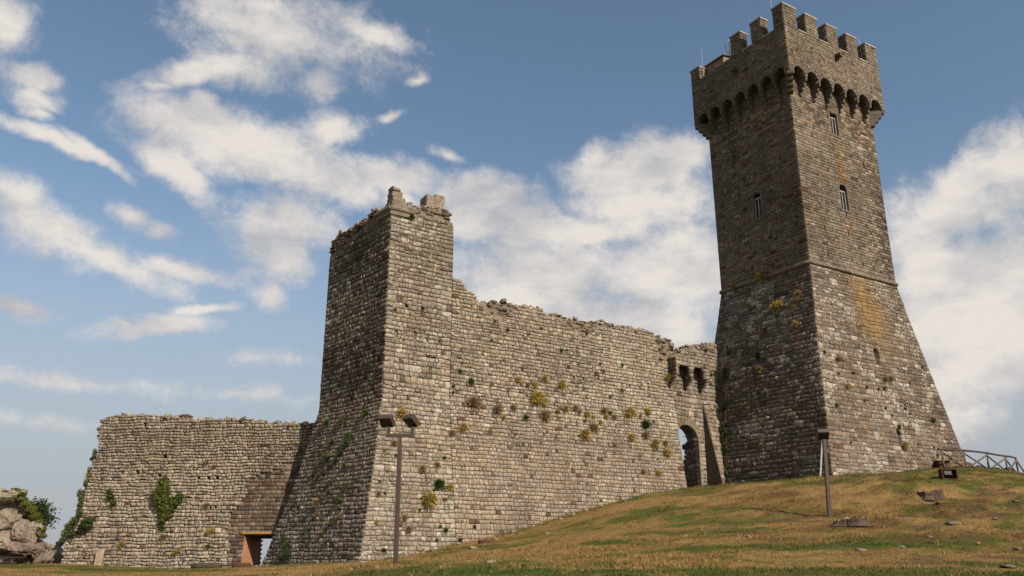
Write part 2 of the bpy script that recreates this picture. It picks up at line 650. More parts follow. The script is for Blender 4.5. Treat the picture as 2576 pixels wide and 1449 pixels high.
_c = ctrl[:, :2]
_n = len(_c)
_K = _tps(((_c[:, None] - _c[None]) ** 2).sum(-1)) + np.eye(_n) * 2.0
_Pm = np.c_[np.ones(_n), _c]
_M = np.block([[_K, _Pm], [_Pm.T, np.zeros((3, 3))]])
_W = np.linalg.solve(_M, np.r_[ctrl[:, 2], 0, 0, 0])


def zbase(x, y):
    x = np.asarray(x, float)
    y = np.asarray(y, float)
    shp = x.shape
    p = np.c_[x.ravel(), y.ravel()]
    out = np.empty(len(p))
    for i in range(0, len(p), 20000):
        q = p[i:i + 20000]
        out[i:i + 20000] = _tps(((q[:, None] - _c[None]) ** 2).sum(-1)) @ _W[:_n] + _W[_n] + q @ _W[_n + 1:]
    return out.reshape(shp)


def zground(x, y):
    x = np.asarray(x, float)
    y = np.asarray(y, float)
    r = np.hypot(x - 5, y - 40)
    f = np.clip((r - 45) / 60, 0, 1)
    f = f * f * (3 - 2 * f)
    near = zbase(np.clip(x, -90, 110), np.clip(y, -60, 140))
    far = -np.clip((r - 45), 0, 400) * 0.30 - 1.0
    z = near * (1 - f) + far * f
    bumps = (fbm(x * 0.35, y * 0.35, 3) - 0.5) * 0.26 + (fbm(x * 1.3, y * 1.3, 5, 3) - 0.5) * 0.14
    bumps = bumps * np.clip((x + 16) / 10, 0.25, 1)
    right = np.clip((x - 12) / 10, 0, 1) * np.clip((54 - y) / 8, 0, 1)
    bumps = bumps + right * ((fbm(x * .6 + 9, y * .6, 8, 3) - 0.5) * 0.6 + (fbm(x * 1.7 + 3, y * 1.7, 12, 3) - .5) * .46)
    nearf = np.clip(1 - (r - 60) / 60, 0, 1)
    return z + bumps * nearf


def ghit(u, v, y0=14.0, y1=75.0):
    d = ray(u, v)
    ys = np.linspace(y0, y1, 700)
    P = CAM + d[None] * (ys / d[1])[:, None]
    dz = P[:, 2] - zground(P[:, 0], P[:, 1])
    i = np.argmax(dz < 0) if (dz < 0).any() else -1
    return P[i]


def greenness(x, y):
    x, y = np.asarray(x, float), np.asarray(y, float)
    g = fbm(x * 0.13 + 3 + y * .05, y * 0.26 + 7, 21, 4)
    g2 = fbm(x * 0.55, y * 0.9, 31, 4)
    g3 = fbm(x * 2.1, y * 2.6, 37, 3)
    lush = np.clip((33 - y) / 9, 0, 1) * 0.26 + np.clip((-x - 6) / 12, 0, 1) * 0.18      # lusher on the level ground
    foot = np.clip(1 - np.abs((x - A0[0]) * NM[0] + (y - A0[1]) * NM[1] - 1.8) / 1.6, 0, 1) * (x < 12) * 0.22
    slope = np.clip((x - 15) / 8, 0, 1) * 0.30
    q = (g - .5) * 1.6 + (g2 - .5) * 1.5 + (g3 - .5) * .8 + lush + foot + slope - 0.02
    return np.clip(q * 1.9 + .20, 0, 1)


STRAW = np.array([0.218, 0.140, 0.056])
RUSSET = np.array([0.090, 0.050, 0.022])
GREEN = np.array([0.072, 0.077, 0.020])
LUSH = np.array([0.050, 0.074, 0.015])


def turf_colour(x, y):
    g = greenness(x, y)[..., None]
    r = np.clip((fbm(np.asarray(x) * .35 + 40, np.asarray(y) * .5, 44, 4) - 0.40) * 4, 0, 1)[..., None]
    rr = r * np.clip((np.asarray(x) - 6) / 11, 0.12, 1)[..., None]
    c = STRAW * (1 - rr) + RUSSET * rr
    l = np.clip((fbm(np.asarray(x) * .5, np.asarray(y) * .7 + 30, 55, 3) - 0.42) * 4, 0, 1)[..., None]
    gr = GREEN * (1 - l) + LUSH * l
    c = c * (1 - g) + gr * g
    e = np.clip((fbm(np.asarray(x) * .8 + 70, np.asarray(y) * 1.1 + 5, 95, 4) - .60) * 9, 0, 1)[..., None] * np.clip((np.asarray(x) - 2) / 12, .25, 1)[..., None]
    return c * (1 - e * .75) + np.array([.082, .055, .036]) * e * .75


def build_ground():
    def axis(lo, hi, a, b, st):
        core = np.arange(a, b + st, st)
        k = 1.22 ** np.arange(1, 60)
        up_ = b + st * np.cumsum(k)
        dn = a - st * np.cumsum(k)
        return np.r_[dn[dn > lo][::-1], core, up_[up_ < hi]]
    xs = axis(-6000, 6000, -34, 48, 0.36)
    ys = axis(-6000, 9000, 12, 66, 0.36)
    X, Y = np.meshgrid(xs, ys)
    Zg = zground(X, Y)
    V = np.stack([X, Y, Zg], -1).reshape(-1, 3)
    nx, ny = len(xs), len(ys)
    idx = np.arange(nx * ny).reshape(ny, nx)
    q = np.stack([idx[:-1, :-1], idx[:-1, 1:], idx[1:, 1:], idx[1:, :-1]], -1).reshape(-1, 4)
    col = np.ones((len(V), 4), np.float32)
    col[:, :3] = turf_colour(V[:, 0], V[:, 1])
    m, nt, b = new_mat('dry_turf')
    a_ = nt.nodes.new('ShaderNodeAttribute')
    a_.attribute_name = 'tint'
    n1 = add_noise(nt, 7.0, 8, 0.75, stretch=(1, 1, 1))
    n2 = add_noise(nt, 1.1, 5, 0.65, stretch=(0.6, 1.2, 1))
    c = mixc(nt, 'MULTIPLY', 1.0, a_.outputs['Color'], ramp(nt, n1, [(0.28, 0.45), (0.5, 0.95), (0.72, 1.4)]))
    c = mixc(nt, 'MULTIPLY', 1.0, c, ramp(nt, n2, [(0.3, (0.72, 0.76, 0.72)), (0.55, 1.0), (0.75, (1.2, 1.12, 1.0))]))
    nt.links.new(c, b.inputs['Base Color'])
    b.inputs['Roughness'].default_value = 1.0
    b.inputs['Specular IOR Level'].default_value = 0.05
    bump(nt, b, n1, 1.0, 0.09)
    me = fast_mesh('ground', V, q, np.full(len(q), 4), m, col, True)
    o = link_mesh('ground', me)
    tag(o, kind='structure')


build_ground()


# ------------------------------------------------------------------ masonry
class Face:
    """a masonry face: left and right edge given as polylines in z (seen from outside)"""

    def __init__(s, L, R):
        s.L = np.array(sorted([tuple(map(float, p)) for p in L], key=lambda p: p[2]))
        s.R = np.array(sorted([tuple(map(float, p)) for p in R], key=lambda p: p[2]))
        s.O = s.L[-1].copy()
        T = s.R[-1] - s.L[-1]
        T[2] = 0
        s.T = T / np.linalg.norm(T)

    def _e(s, A, z):
        z = np.asarray(z, float)
        return np.stack([np.interp(z, A[:, 2], A[:, 0]), np.interp(z, A[:, 2], A[:, 1]), z], -1)

    def sL(s, z):
        return (s._e(s.L, z) - s.O)[..., :2] @ s.T[:2]

    def sR(s, z):
        return (s._e(s.R, z) - s.O)[..., :2] @ s.T[:2]

    def P(s, sv, z):
        sv, z = np.broadcast_arrays(np.asarray(sv, float), np.asarray(z, float))
        l, r = s._e(s.L, z), s._e(s.R, z)
        a, b = s.sL(z), s.sR(z)
        t = ((sv - a) / (b - a))[..., None]
        p = l + (r - l) * t
        return p

    def N(s, sv, z):
        e = 0.08
        ds = s.P(np.asarray(sv) + e, z) - s.P(np.asarray(sv) - e, z)
        dz = s.P(sv, np.asarray(z) + e) - s.P(sv, np.asarray(z) - e)
        n = np.cross(ds, dz)
        return n / np.linalg.norm(n, axis=-1, keepdims=True)

    def inv(s, u, v):
        q = np.array([float(s.sL(s.L[-1, 2]) + s.sR(s.L[-1, 2])) / 2, (s.L[0, 2] + s.L[-1, 2]) / 2])
        for _ in range(25):
            f = proj(s.P(q[0], q[1])) - np.array([u, v])
            e = 1e-3
            J = np.stack([(proj(s.P(q[0] + e, q[1])) - proj(s.P(q[0] - e, q[1]))) / (2 * e),
                          (proj(s.P(q[0], q[1] + e)) - proj(s.P(q[0], q[1] - e))) / (2 * e)], -1)
            q = q - np.clip(np.linalg.solve(J, f), -3, 3)
        return q


def wave(s, z):
    return 0.013 * np.sin(s * 1.1 + z * 0.7) + 0.011 * np.sin(s * 2.6 - z * 1.7 + 1.0) + 0.010 * np.sin(s * 5.3 + z * 3.1)


OCT_LOOPS = []
for _r in (0, 1):
    for _k in range(8):
        OCT_LOOPS += [_r * 8 + _k, _r * 8 + (_k + 1) % 8, (_r + 1) * 8 + (_k + 1) % 8, (_r + 1) * 8 + _k]
OCT_LOOPS += [16 + _k for _k in range(8)]
OCT_LOOPS = np.array(OCT_LOOPS)
OCT_SIZES = np.array([4] * 16 + [8])


def stone_verts(face, R, wav=1.0):
    """R: dict of arrays s0,s1,z0,z1,d(proud),rough -> (n,24,3)"""
    s0, s1, z0, z1, d, rg = (R[k] for k in ('s0', 's1', 'z0', 'z1', 'd', 'rough'))
    n = len(s0)
    w, h = s1 - s0, z1 - z0
    mn = np.minimum(w, h)
    c = mn * (0.06 + 0.16 * rg * RNG.random(n))
    S = np.stack([s0 + c, s1 - c, s1, s1, s1 - c, s0 + c, s0, s0], 1)
    Zz = np.stack([z0, z0, z0 + c, z1 - c, z1, z1, z1 - c, z0 + c], 1)
    j = (mn * 0.07 * rg)[:, None]
    S = S + RNG.normal(0, 1, S.shape) * j
    Zz = Zz + RNG.normal(0, 1, S.shape) * j
    mid_s, mid_z = ((s0 + s1) / 2)[:, None], ((z0 + z1) / 2)[:, None]
    k = np.clip(1 - (0.022 + 0.03 * rg * RNG.random(n)) / mn * 0.9, 0.6, 0.96)[:, None]
    S2 = mid_s + (S - mid_s) * k
    Z2 = mid_z + (Zz - mid_z) * k
    tilt = RNG.normal(0, 0.035, (n, 2)) * rg[:, None]
    d2 = d[:, None] + (S2 - mid_s) * tilt[:, :1] + (Z2 - mid_z) * tilt[:, 1:] + RNG.normal(0, 0.006, S.shape) * (0.4 + rg[:, None])
    d1 = d2 - (0.012 + 0.018 * rg)[:, None]
    N = face.N(mid_s[:, 0], mid_z[:, 0])[:, None, :]
    zw = wave(S, Zz) * wav
    zw2 = wave(S2, Z2) * wav
    P1 = face.P(S, Zz + zw)
    P2 = face.P(S2, Z2 + zw2)
    return np.concatenate([P1 - N * 0.14, P1 + N * d1[..., None], P2 + N * d2[..., None]], 1)


def lay_courses(face, zmin, zmax, h, w, top=None, bottom=None, blocked=None, quoin=(False, False), rough=0.6, hs=None, ws=None, wj=(0.55, 1.55), gap=0.014,
                left=None, hj=0.22):
    out = []
    z = zmin
    row = 0
    while z < zmax:
        hh = h * random.uniform(1 - hj, 1 + hj) * (hs(z) if hs else 1) * (1.35 if random.random() < .07 else 1)
        z1 = min(z + hh, zmax) if zmax - z - hh < 0.06 else z + hh
        zm = (z + z1) / 2
        a, b = float(face.sL(zm)), float(face.sR(zm))
        if left is not None:
            a = max(a, left(zm) + random.uniform(-0.12, 0.12))
        ints = [(a, b)]
        if blocked:
            for (p, q) in blocked(z, z1):
                nx = []
                for (c, d) in ints:
                    if q <= c or p >= d:
                        nx.append((c, d))
                    else:
                        if p - c > 0.05:
                            nx.append((c, p))
                        if d - q > 0.05:
                            nx.append((q, d))
                ints = nx
        for (c, d) in ints:
            s = c
            first = True
            while s < d - 1e-4:
                ww = w * random.uniform(*wj) * (ws(s, zm) if ws else 1) * (.78 + .5 * float(vnoise(s * .35, zm * .5, 19)))
                if random.random() < .04:
                    ww *= 1.7
                if first and quoin[0] and abs(c - a) < 1e-6:
                    ww = 0.62 if row % 2 else 0.36
                if quoin[1] and abs(d - b) < 1e-6:
                    qw = 0.36 if row % 2 else 0.62
                    if d - s < qw * 1.25:
                        ww = d - s
                    elif d - s - ww < qw:
                        ww = max(0.18, d - s - qw)
                rest = d - s - ww
                if rest < 0.5 * w * (ws(s, zm) if ws else 1) and not (quoin[1] and rest > 0.3):
                    if rest > 0.12 or ww + rest < 1.8 * w:
                        ww = ww + rest if rest < 0.35 * w else (d - s) / 2 + 1e-6
                    else:
                        ww = d - s
                e = min(s + ww, d)
                sc = (s + e) / 2
                ok = True
                if top is not None and z1 > top(sc) + random.uniform(0.0, 0.5) * hh:
                    ok = False
                if bottom is not None and z1 < bottom(sc):
                    ok = False
                if ok and e - s > 0.04:
                    g = gap * random.uniform(0.6, 1.5)
                    if hh > 0.2 and random.random() < 0.07 * rough:
                        zs = z + (z1 - z) * random.uniform(0.4, 0.6)
                        out.append((s + g, e - g, z + g, zs - g * .6))
                        out.append((s + g, e - g, zs + g * .6, z1 - g))
                    else:
                        out.append((s + g, e - g, z + g, z1 - g))
                s = e
                first = False
        z = z1
        row += 1
    A = np.array(out).reshape(-1, 4)
    n = len(A)
    R = dict(s0=A[:, 0], s1=A[:, 1], z0=A[:, 2], z1=A[:, 3])
    R['rough'] = np.clip(RNG.normal(rough, 0.2, n), 0.15, 1.3)
    R['d'] = 0.010 + np.abs(RNG.normal(0, 0.014, n)) * (0.4 + rough)
    return R


def palette(n, s, z, mean, spread=0.20, red=0.05, dark=0.10, light=0.10, patch=0.25, seed=1, lich=0.5):
    c = np.tile(np.array(mean, float), (n, 1))
    c *= np.exp(RNG.normal(0, spread * .85, n))[:, None]
    wc = RNG.normal(0, 0.05, n)
    c *= 1 + np.c_[wc, wc * 0.15, -wc]
    u = RNG.random(n)
    m = u < red
    c[m] = np.array([0.135, 0.075, 0.052]) * np.exp(RNG.normal(0, 0.2, m.sum()))[:, None]
    m = (u > red) & (u < red + dark)
    c[m] = np.array(mean) * 0.62 * np.exp(RNG.normal(0, 0.2, m.sum()))[:, None]
    m = (u > red + dark) & (u < red + dark + light)
    c[m] = np.array(mean) * 1.32
    p = fbm(s * 0.33, z * 0.22, seed, 4)
    c *= (1 + (p - 0.5)[:, None] * 2 * patch * np.array([1, 1.02, 1.05]))
    l = np.clip(lich + RNG.normal(0, 0.25, n) + (fbm(s * 0.5 + 9, z * 0.4, seed + 5, 3) - 0.5) * 1.0, 0, 1.6)
    return np.clip(np.c_[c * 0.68, l], 0.008, 2.0)


class Masonry:
    """gathers the stones of one thing: the ones that show largest become parts, the rest one part"""

    def __init__(s, parent):
        s.parent, s.V, s.C, s.A = parent, [], [], []

    def add(s, V, C, face_n=None):
        if len(V) == 0:
            return
        s.V.append(V)
        s.C.append(np.repeat(C[:, None, :], V.shape[1], 1))
        P2 = proj(V[:, 8:, :].reshape(-1, 3)).reshape(len(V), -1, 2)
        area = (P2[..., 0].max(1) - P2[..., 0].min(1)) * (P2[..., 1].max(1) - P2[..., 1].min(1))
        cen = P2.mean(1)
        vis = (cen[:, 0] > 0) & (cen[:, 0] < 2576) & (cen[:, 1] > 0) & (cen[:, 1] < 1449)
        fr = V[:, 16:].mean(1)
        nn = np.cross(V[:, 18] - V[:, 16], V[:, 20] - V[:, 16])
        vis &= ((CAM - fr) * nn).sum(1) > 0
        vis &= fr[:, 2] > zground(fr[:, 0], fr[:, 1]) + 0.15
        s.A.append(np.where(vis, area, 0))

    def face(s, f, R, C, wav=1.0):
        s.add(stone_verts(f, R, wav), C)

    def finish(s, limit=300, name='stone'):
        V, C, A = np.concatenate(s.V), np.concatenate(s.C), np.concatenate(s.A)
        order = np.argsort(-A)
        big, rest = order[:limit], order[limit:]
        for i in big:
            me = fast_mesh(name, V[i], OCT_LOOPS, OCT_SIZES, MAT_STONE, C[i])
            link_mesh(name, me, s.parent)
        if len(rest):
            n = len(rest)
            L = (OCT_LOOPS[None] + (np.arange(n) * 24)[:, None])
            me = fast_mesh('stonework', V[rest], L, np.tile(OCT_SIZES, n), MAT_STONE, C[rest])
            o = link_mesh('stonework', me, s.parent)
            tag(o, kind='stuff')
        print('stones', s.parent.name, len(V))


def backing(name, face, zmin, zmax, parent, top=None, holes=None, pits=None, thick=0.9, inset=0.075, step=0.13, edge=0.04, left=None, mat=None):
    """recessed core behind the stones: front and back sheets with sides wherever the core ends"""
    nz = max(2, int((zmax - zmin) / step))
    wid = max(float(face.sR(zmin) - face.sL(zmin)), float(face.sR(zmax) - face.sL(zmax)))
    ns = max(2, int(wid / step))
    zz = np.linspace(zmin, zmax, nz + 1)
    tt = np.linspace(0, 1, ns + 1)
    Tt, Zz = np.meshgrid(tt, zz)
    a, b = face.sL(Zz) + edge, face.sR(Zz) - edge
    Sg = a + (b - a) * Tt
    Pf = face.P(Sg, Zz)
    Nn = face.N(Sg, Zz)
    Fp = Pf - Nn * inset
    Bp = Pf - Nn * thick
    sc = (Sg[:-1, :-1] + Sg[1:, 1:]) / 2
    zc = (Zz[:-1, :-1] + Zz[1:, 1:]) / 2
    keep = np.ones(sc.shape, bool)
    if top is not None:
        keep &= zc < np.vectorize(top)(sc) - 0.10
    if left is not None:
        keep &= sc > np.vectorize(left)(zc) + 0.1
    if holes:
        keep &= ~holes(sc, zc)
    kf = keep.copy()
    if pits:
        kf &= ~pits(sc, zc)
    nv = Fp.shape[0] * Fp.shape[1]
    idx = np.arange(nv).reshape(Fp.shape[:2])
    qs = []

    def cell(mask, off, flip):
        i, j = np.nonzero(mask)
        q = np.stack([idx[i, j], idx[i, j + 1], idx[i + 1, j + 1], idx[i + 1, j]], -1) + off
        return q[:, ::-1] if flip else q
    qs.append(cell(kf, 0, False))
    qs.append(cell(keep, nv, True))
    pad = np.pad(kf, 1)
    i, j = np.nonzero(kf)
    for di, dj, e0, e1 in ((0, -1, (0, 0), (1, 0)), (0, 1, (1, 1), (0, 1)), (-1, 0, (0, 1), (0, 0)), (1, 0, (1, 0), (1, 1))):
        m = ~pad[i + 1 + di, j + 1 + dj]
        ii, jj = i[m], j[m]
        p, q = idx[ii + e0[0], jj + e0[1]], idx[ii + e1[0], jj + e1[1]]
        qs.append(np.stack([p, q, q + nv, p + nv], -1))
    Q = np.concatenate(qs)
    me = fast_mesh(name, np.concatenate([Fp.reshape(-1, 3), Bp.reshape(-1, 3)]), Q, np.full(len(Q), 4), mat or MAT_MORTAR)
    return link_mesh(name, me, parent)


def rubble(M, centres, size, mean, flat=0.45, seedc=0.25):
    """loose irregular stones as closed lumps (rings of eight)"""
    n = len(centres)
    if n == 0:
        return
    c = np.asarray(centres)
    a = RNG.random(n) * 6.28
    size = np.asarray(size) * np.exp(RNG.normal(0, 0.3, n))
    V = np.zeros((n, 24, 3))
    k = np.arange(8) / 8 * 2 * math.pi
    tilt = RNG.normal(0, 0.28, (n, 2))
    for ring, (rr, zz) in enumerate(((0.75, -1.0), (1.0, 0.25), (0.6, 1.0))):
        rx = rr * (1 + RNG.normal(0, 0.13, (n, 8)))
        x = np.cos(k)[None] * rx * size[:, None]
        y = np.sin(k)[None] * rx * size[:, None] * (0.55 + 0.4 * RNG.random((n, 1)))
        zc = zz * size * flat
        zc = zc[:, None] * (1 + RNG.normal(0, 0.12, (n, 8))) + x * tilt[:, :1] + y * tilt[:, 1:]
        V[:, ring * 8:ring * 8 + 8, 0] = c[:, :1] + x * np.cos(a)[:, None] - y * np.sin(a)[:, None]
        V[:, ring * 8:ring * 8 + 8, 1] = c[:, 1:2] + x * np.sin(a)[:, None] + y * np.cos(a)[:, None]
        V[:, ring * 8:ring * 8 + 8, 2] = c[:, 2:3] + zc
    C = palette(n, c[:, 0], c[:, 2], mean, seedc, 0.06, 0.15, 0.1, lich=0.4)
    M.add(V, C)


def prof(face, pts, jag=0.0):
    """ragged top line from points of the frame -> function of s"""
    q = np.array([face.inv(*p) for p in pts])
    q = q[np.argsort(q[:, 0])]

    def f(s):
        return float(np.interp(s, q[:, 0], q[:, 1])) + jag * (float(vnoise(s * 2.1, 3.3, 9)) - 0.5)
    return f


def top_rubble(M, face, top, s0, s1, depth, mean, n, size=0.16, spread=0.18):
    s = RNG.uniform(s0, s1, n)
    z = np.array([top(x) for x in s]) + RNG.normal(0.0, spread * .5, n)
    d = RNG.uniform(0.0, depth, n)
    p = face.P(s, z) - face.N(s, z) * d[:, None]
    rubble(M, p, np.full(n, size), mean)


LIGHTSTONE = (0.325, 0.271, 0.208)
TOWERSTONE = (0.255, 0.214, 0.168)
KEEPSTONE = (0.176, 0.144, 0.109)
SCARPSTONE = (0.162, 0.132, 0.103)


def rect_blocks(rects):
    def f(z0, z1):
        zm = (z0 + z1) / 2
        return [(a, b) for (a, b, c, d) in rects if c - 0.02 < zm < d + 0.02]
    return f


def rect_mask(rects):
    def f(s, z):
        m = np.zeros(s.shape, bool)
        for (a, b, c, d) in rects:
            m |= (s > a) & (s < b) & (z > c) & (z < d)
        return m
    return f


def hole_rects(face, pts, w=0.15, h=0.30):
    r = []
    for (u, v) in pts:
        q = face.inv(u, v)
        r.append((q[0] - w / 2, q[0] + w / 2, q[1] - h / 2, q[1] + h / 2))
    return r


# ================================================================== the keep
def lerp(a, b, t):
    return np.asarray(a) + (np.asarray(b) - np.asarray(a)) * t


def zat(p, z):
    return np.array([p[0], p[1], z], float)


def build_keep():
    gz = 6.2
    keep = thing('keep_tower', 'tall square stone keep with crenellated parapet on corbels and a flared base', 'tower', zat((S0 + SB) / 2, gz))
    M = Masonry(keep)
    k3 = 3.4
    C_top = dict(S=S0, R=SR, B=SB, L=SL)
    C_bot = dict(S=K0, R=KR, B=KB, L=KLc)
    ZS = STRING_Z

    def edge(kk):
        t, b = C_top[kk], C_bot[kk]
        ex = lerp(t, b, (ZS - k3) / (ZS - gz))
        return [zat(ex, k3), zat(b, gz), zat(lerp(t, b, 0.712), 10.3), zat(lerp(t, b, 0.415), 14.6), zat(lerp(t, b, 0.165), 18.3), zat(t, ZS)]
    E_ = {q: edge(q) for q in 'SRBL'}
    ZT = 34.55
    scarpR, scarpL = Face(E_['S'], E_['R']), Face(E_['L'], E_['S'])
    sh = lambda q: [zat(C_top[q], ZS), zat(C_top[q], ZT + 2.6)]
    shaftR, shaftL = Face(sh('S'), sh('R')), Face(sh('L'), sh('S'))

    def gfun(f):
        def g(s):
            p = f.P(s, 6.5)
            return float(zground(p[0], p[1])) - 0.3
        return g
    # ---- openings
    winR = [shaftR.inv(2098, 311), shaftR.inv(2123, 497)]
    winL = [shaftL.inv(1905, 517)]
    wrect = lambda q, w=0.95, h=2.05: (q[0] - w / 2, q[0] + w / 2, q[1] - h / 2, q[1] + h / 2)
    wrR, wrL = [wrect(q) for q in winR], [wrect(q, 0.85, 2.15) for q in winL]
    slR = [(q[0] - .24, q[0] + .24, q[1] - .62, q[1] + .62) for q in (scarpR.inv(2207, 898),)] + \
          [(q[0] - .2, q[0] + .2, q[1] - .5, q[1] + .5) for q in (scarpR.inv(2264, 1103),)]
    slL = [(q[0] - .2, q[0] + .2, q[1] - .5, q[1] + .5) for q in (scarpL.inv(1905, 903),)]
    d2 = lambda x, y: ((2700 + x / 2.07) * .6289, (600 + y / 2.07) * .6289)
    putR = hole_rects(shaftR, [d2(*p) for p in ((1240, 640), (1340, 672), (1435, 695), (1530, 735), (1622, 762), (1268, 860), (1368, 888), (1468, 915),
                                                (1556, 945), (1647, 970), (1218, 372), (1155, 382), (1418, 520), (1270, 300 - 130), (1530, 205), (1560, 120))])
    putL = hole_rects(shaftL, [d2(*p) for p in ((575, 250), (660, 205), (900, 385), (790, 440), (405, 640), (715, 750), (620, 800), (840, 920), (640, 985), (470, 250 - 240),
                                                (390, 355), (870, 80), (490, 290))])
    # ---- faces
    for f, wr, put, nm, qn in ((shaftR, wrR, putR, 'R', (True, True)), (shaftL, wrL, putL, 'L', (True, True))):
        R = lay_courses(f, ZS + 0.1, ZT + 1.2, 0.232, 0.36, blocked=rect_blocks(wr + put), quoin=qn, rough=0.4, gap=0.008)
        s, z = (R['s0'] + R['s1']) / 2, (R['z0'] + R['z1']) / 2
        C = palette(len(s), s, z, np.array(KEEPSTONE) * (1.32 if nm == 'R' else 1.12), 0.12, 0.02, 0.08, 0.06, 0.30, 3 if nm == 'R' else 13, lich=0.12)  # shade painted into the left face: darker stone tint than the right
        hi = np.clip((z - 31.0) / 3.0, 0, 1)
        mott = (vnoise(s * 1.6, z * 1.6, 77) > 0.45) & (RNG.random(len(s)) < hi * 0.8)
        C[mott, :3] *= np.where(RNG.random(mott.sum()) < 0.5, 1.45, 0.62)[:, None]
        C[mott, :3] *= np.array([1.04, 0.96, 0.90])
        if nm == 'R':
            wd = float(f.sR(25.0))
            # patched, blotchy right-hand edge and orange lichen runs below the windows
            e = np.clip((s - wd + 2.4) / 1.6, 0, 1)
            pk = RNG.random(len(s))
            C[(pk < e * .40), :3] *= 0.60
            m2 = (pk > 0.75) & (RNG.random(len(s)) < e)
            C[m2, :3] *= 1.6
            for (q, w0, ln) in ((winR[0], 0.42, 4.8), (winR[1], 0.3, 1.6)):
                zz = (q[1] - 1.1 - z)
                m = np.exp(-((s - q[0] - .15) / w0) ** 2) * ((zz > 0) & (zz < ln)) * np.where(zz < ln * .5, .45, .9)
                m = (m * (0.4 + 0.9 * RNG.random(len(s))))[:, None]
                m = np.clip(m, 0, .8)
                C[:, :3] = C[:, :3] * (1 - m) + np.array([0.21, 0.108, 0.032]) * m
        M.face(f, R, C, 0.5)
        backing('core', f, ZS - 0.3, ZT + 2.6, keep, holes=None, pits=rect_mask(wr + put), thick=0.8, inset=0.04, step=0.125, mat=MAT_KMORTAR)
    for f, sl, nm in ((scarpR, slR, 'R'), (scarpL, slL, 'L')):
        R = lay_courses(f, k3 + 1.4, ZS - 0.12, 0.275, 0.50, bottom=gfun(f), blocked=rect_blocks(sl), quoin=(True, True), rough=0.5, gap=0.006, wj=(.6, 1.7))
        s, z = (R['s0'] + R['s1']) / 2, (R['z0'] + R['z1']) / 2
        C = palette(len(s), s, z, np.array(SCARPSTONE) * (1.04 if nm == 'R' else .84), 0.11, 0.015, 0.06, 0.08, 0.22, 5 if nm == 'R' else 15, lich=0.66 if nm == 'R' else 0.54)  # left scarp's shade put into its colour: darker stones, less pale lichen
        if nm == 'R':
            q = f.inv(2185, 775)
            m = np.exp(-(((s - q[0]) / 1.5) ** 2 + ((z - q[1]) / 2.6) ** 2)) * np.clip(fbm(s * .9, z * .6, 91, 3) * 2.2 - .25, 0, 1.2)
            m = np.clip(m, 0, .85)[:, None]
            C[:, :3] = C[:, :3] * (1 - m) + np.array([0.20, 0.135, 0.056]) * m
            C[:, 3] *= (1 - m[:, 0])
            C[:, :3] *= (1 + 0.22 * np.clip((10.5 - z) / 4, 0, 1))[:, None] * np.array([1.04, 0.98, 0.95])
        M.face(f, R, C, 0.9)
        backing('core', f, k3, ZS - 0.02, keep, pits=rect_mask(sl), thick=0.9, inset=0.03, step=0.14, mat=MAT_KMORTAR)
    # pale lichen-covered stones along the near arris of the scarp
    # hidden sides of the tower, closed with plain rendered walls
    mb = MB()
    for (a, b) in (('R', 'B'), ('B', 'L')):
        ea, eb = E_[a], E_[b]
        for i in range(len(ea) - 1):
            mb.add([ea[i], eb[i], eb[i + 1], ea[i + 1]], [(0, 1, 2, 3)])
        mb.add([zat(C_top[a], ZS), zat(C_top[b], ZS), zat(C_top[b], ZT + 2.6), zat(C_top[a], ZT + 2.6)], [(0, 1, 2, 3)])
    mb.build('rear_wall', MAT_MORTAR, keep)
    # ---- round string course
    ring = []
    for q in 'SRBL':
        cen = (S0 + SB) / 2
        d = C_top[q] - cen
        ring.append(zat(cen + d * (1 + 0.07 / np.linalg.norm(d)), ZS - 0.02))
    for i in range(4):
        mb = MB()
        a, b = ring[i], ring[(i + 1) % 4]
        pts = [lerp(a, b, t) + np.r_[RNG.normal(0, .012, 2), RNG.normal(0, .012)] for t in np.linspace(0, 1, 16)]
        mb.tube(pts, 0.15, 8)
        mb.build('string_course', MAT_STONE, keep, (0.140, 0.115, 0.087, 0.55), smooth=True)
    # ---- windows
    for f, q, w, h in ((shaftR, winR[0], .95, 2.05), (shaftR, winR[1], .95, 2.05), (shaftL, winL[0], .85, 2.15)):
        T, n = f.T, f.N(q[0], q[1])
        c = f.P(q[0], q[1])
        mb = MB()
        hw, hh, t = w / 2, h / 2, 0.14
        for sx in (-1, 1):   # stone jambs with chamfered head
            mb.frame_box(c + T * sx * (hw + .02) - n * .2, T * .09, n * .22, Z3 * (hh + .02))
            P_ = [c + T * sx * hw + Z3 * hh + n * .02, c + T * sx * hw + Z3 * (hh - .30) + n * .02, c + T * sx * (hw - .26) + Z3 * hh + n * .02]
            B_ = [p - n * .4 for p in P_]
            fs = [(0, 1, 2), (5, 4, 3), (0, 3, 4, 1), (1, 4, 5, 2), (2, 5, 3, 0)]
            mb.add(P_ + B_, fs if sx < 0 else [g[::-1] for g in fs])
        mb.frame_box(c + Z3 * (hh + .09) - n * .2, T * (hw + .14), n * .225, Z3 * .09)
        mb.frame_box(c - Z3 * (hh + .06) - n * .17, T * (hw + .14), n * .23, Z3 * .07)
        win = mb.build('window', MAT_STONE, keep, (0.119, 0.101, 0.084, 0.1))
        g = MB()
        g.frame_box(c - n * .24 - Z3 * .15, T * (hw - .03), n * .01, Z3 * (hh - .16))
        g.build('pane', MAT_DARKGLASS, win)
        g = MB()
        for sx in (-.8, .05, .8):
            g.frame_box(c - n * .17 + T * sx * (hw - .03) - Z3 * .2, T * .024, n * .03, Z3 * (hh - .22))
        g.frame_box(c - n * .17 + Z3 * (hh - .45), T * (hw - .08), n * .03, Z3 * .035)
        g.frame_box(c - n * .17 - Z3 * (hh - .06), T * (hw - .08), n * .03, Z3 * .035)
        g.build('frame', MAT_FRAME, win)
        lip = MB()
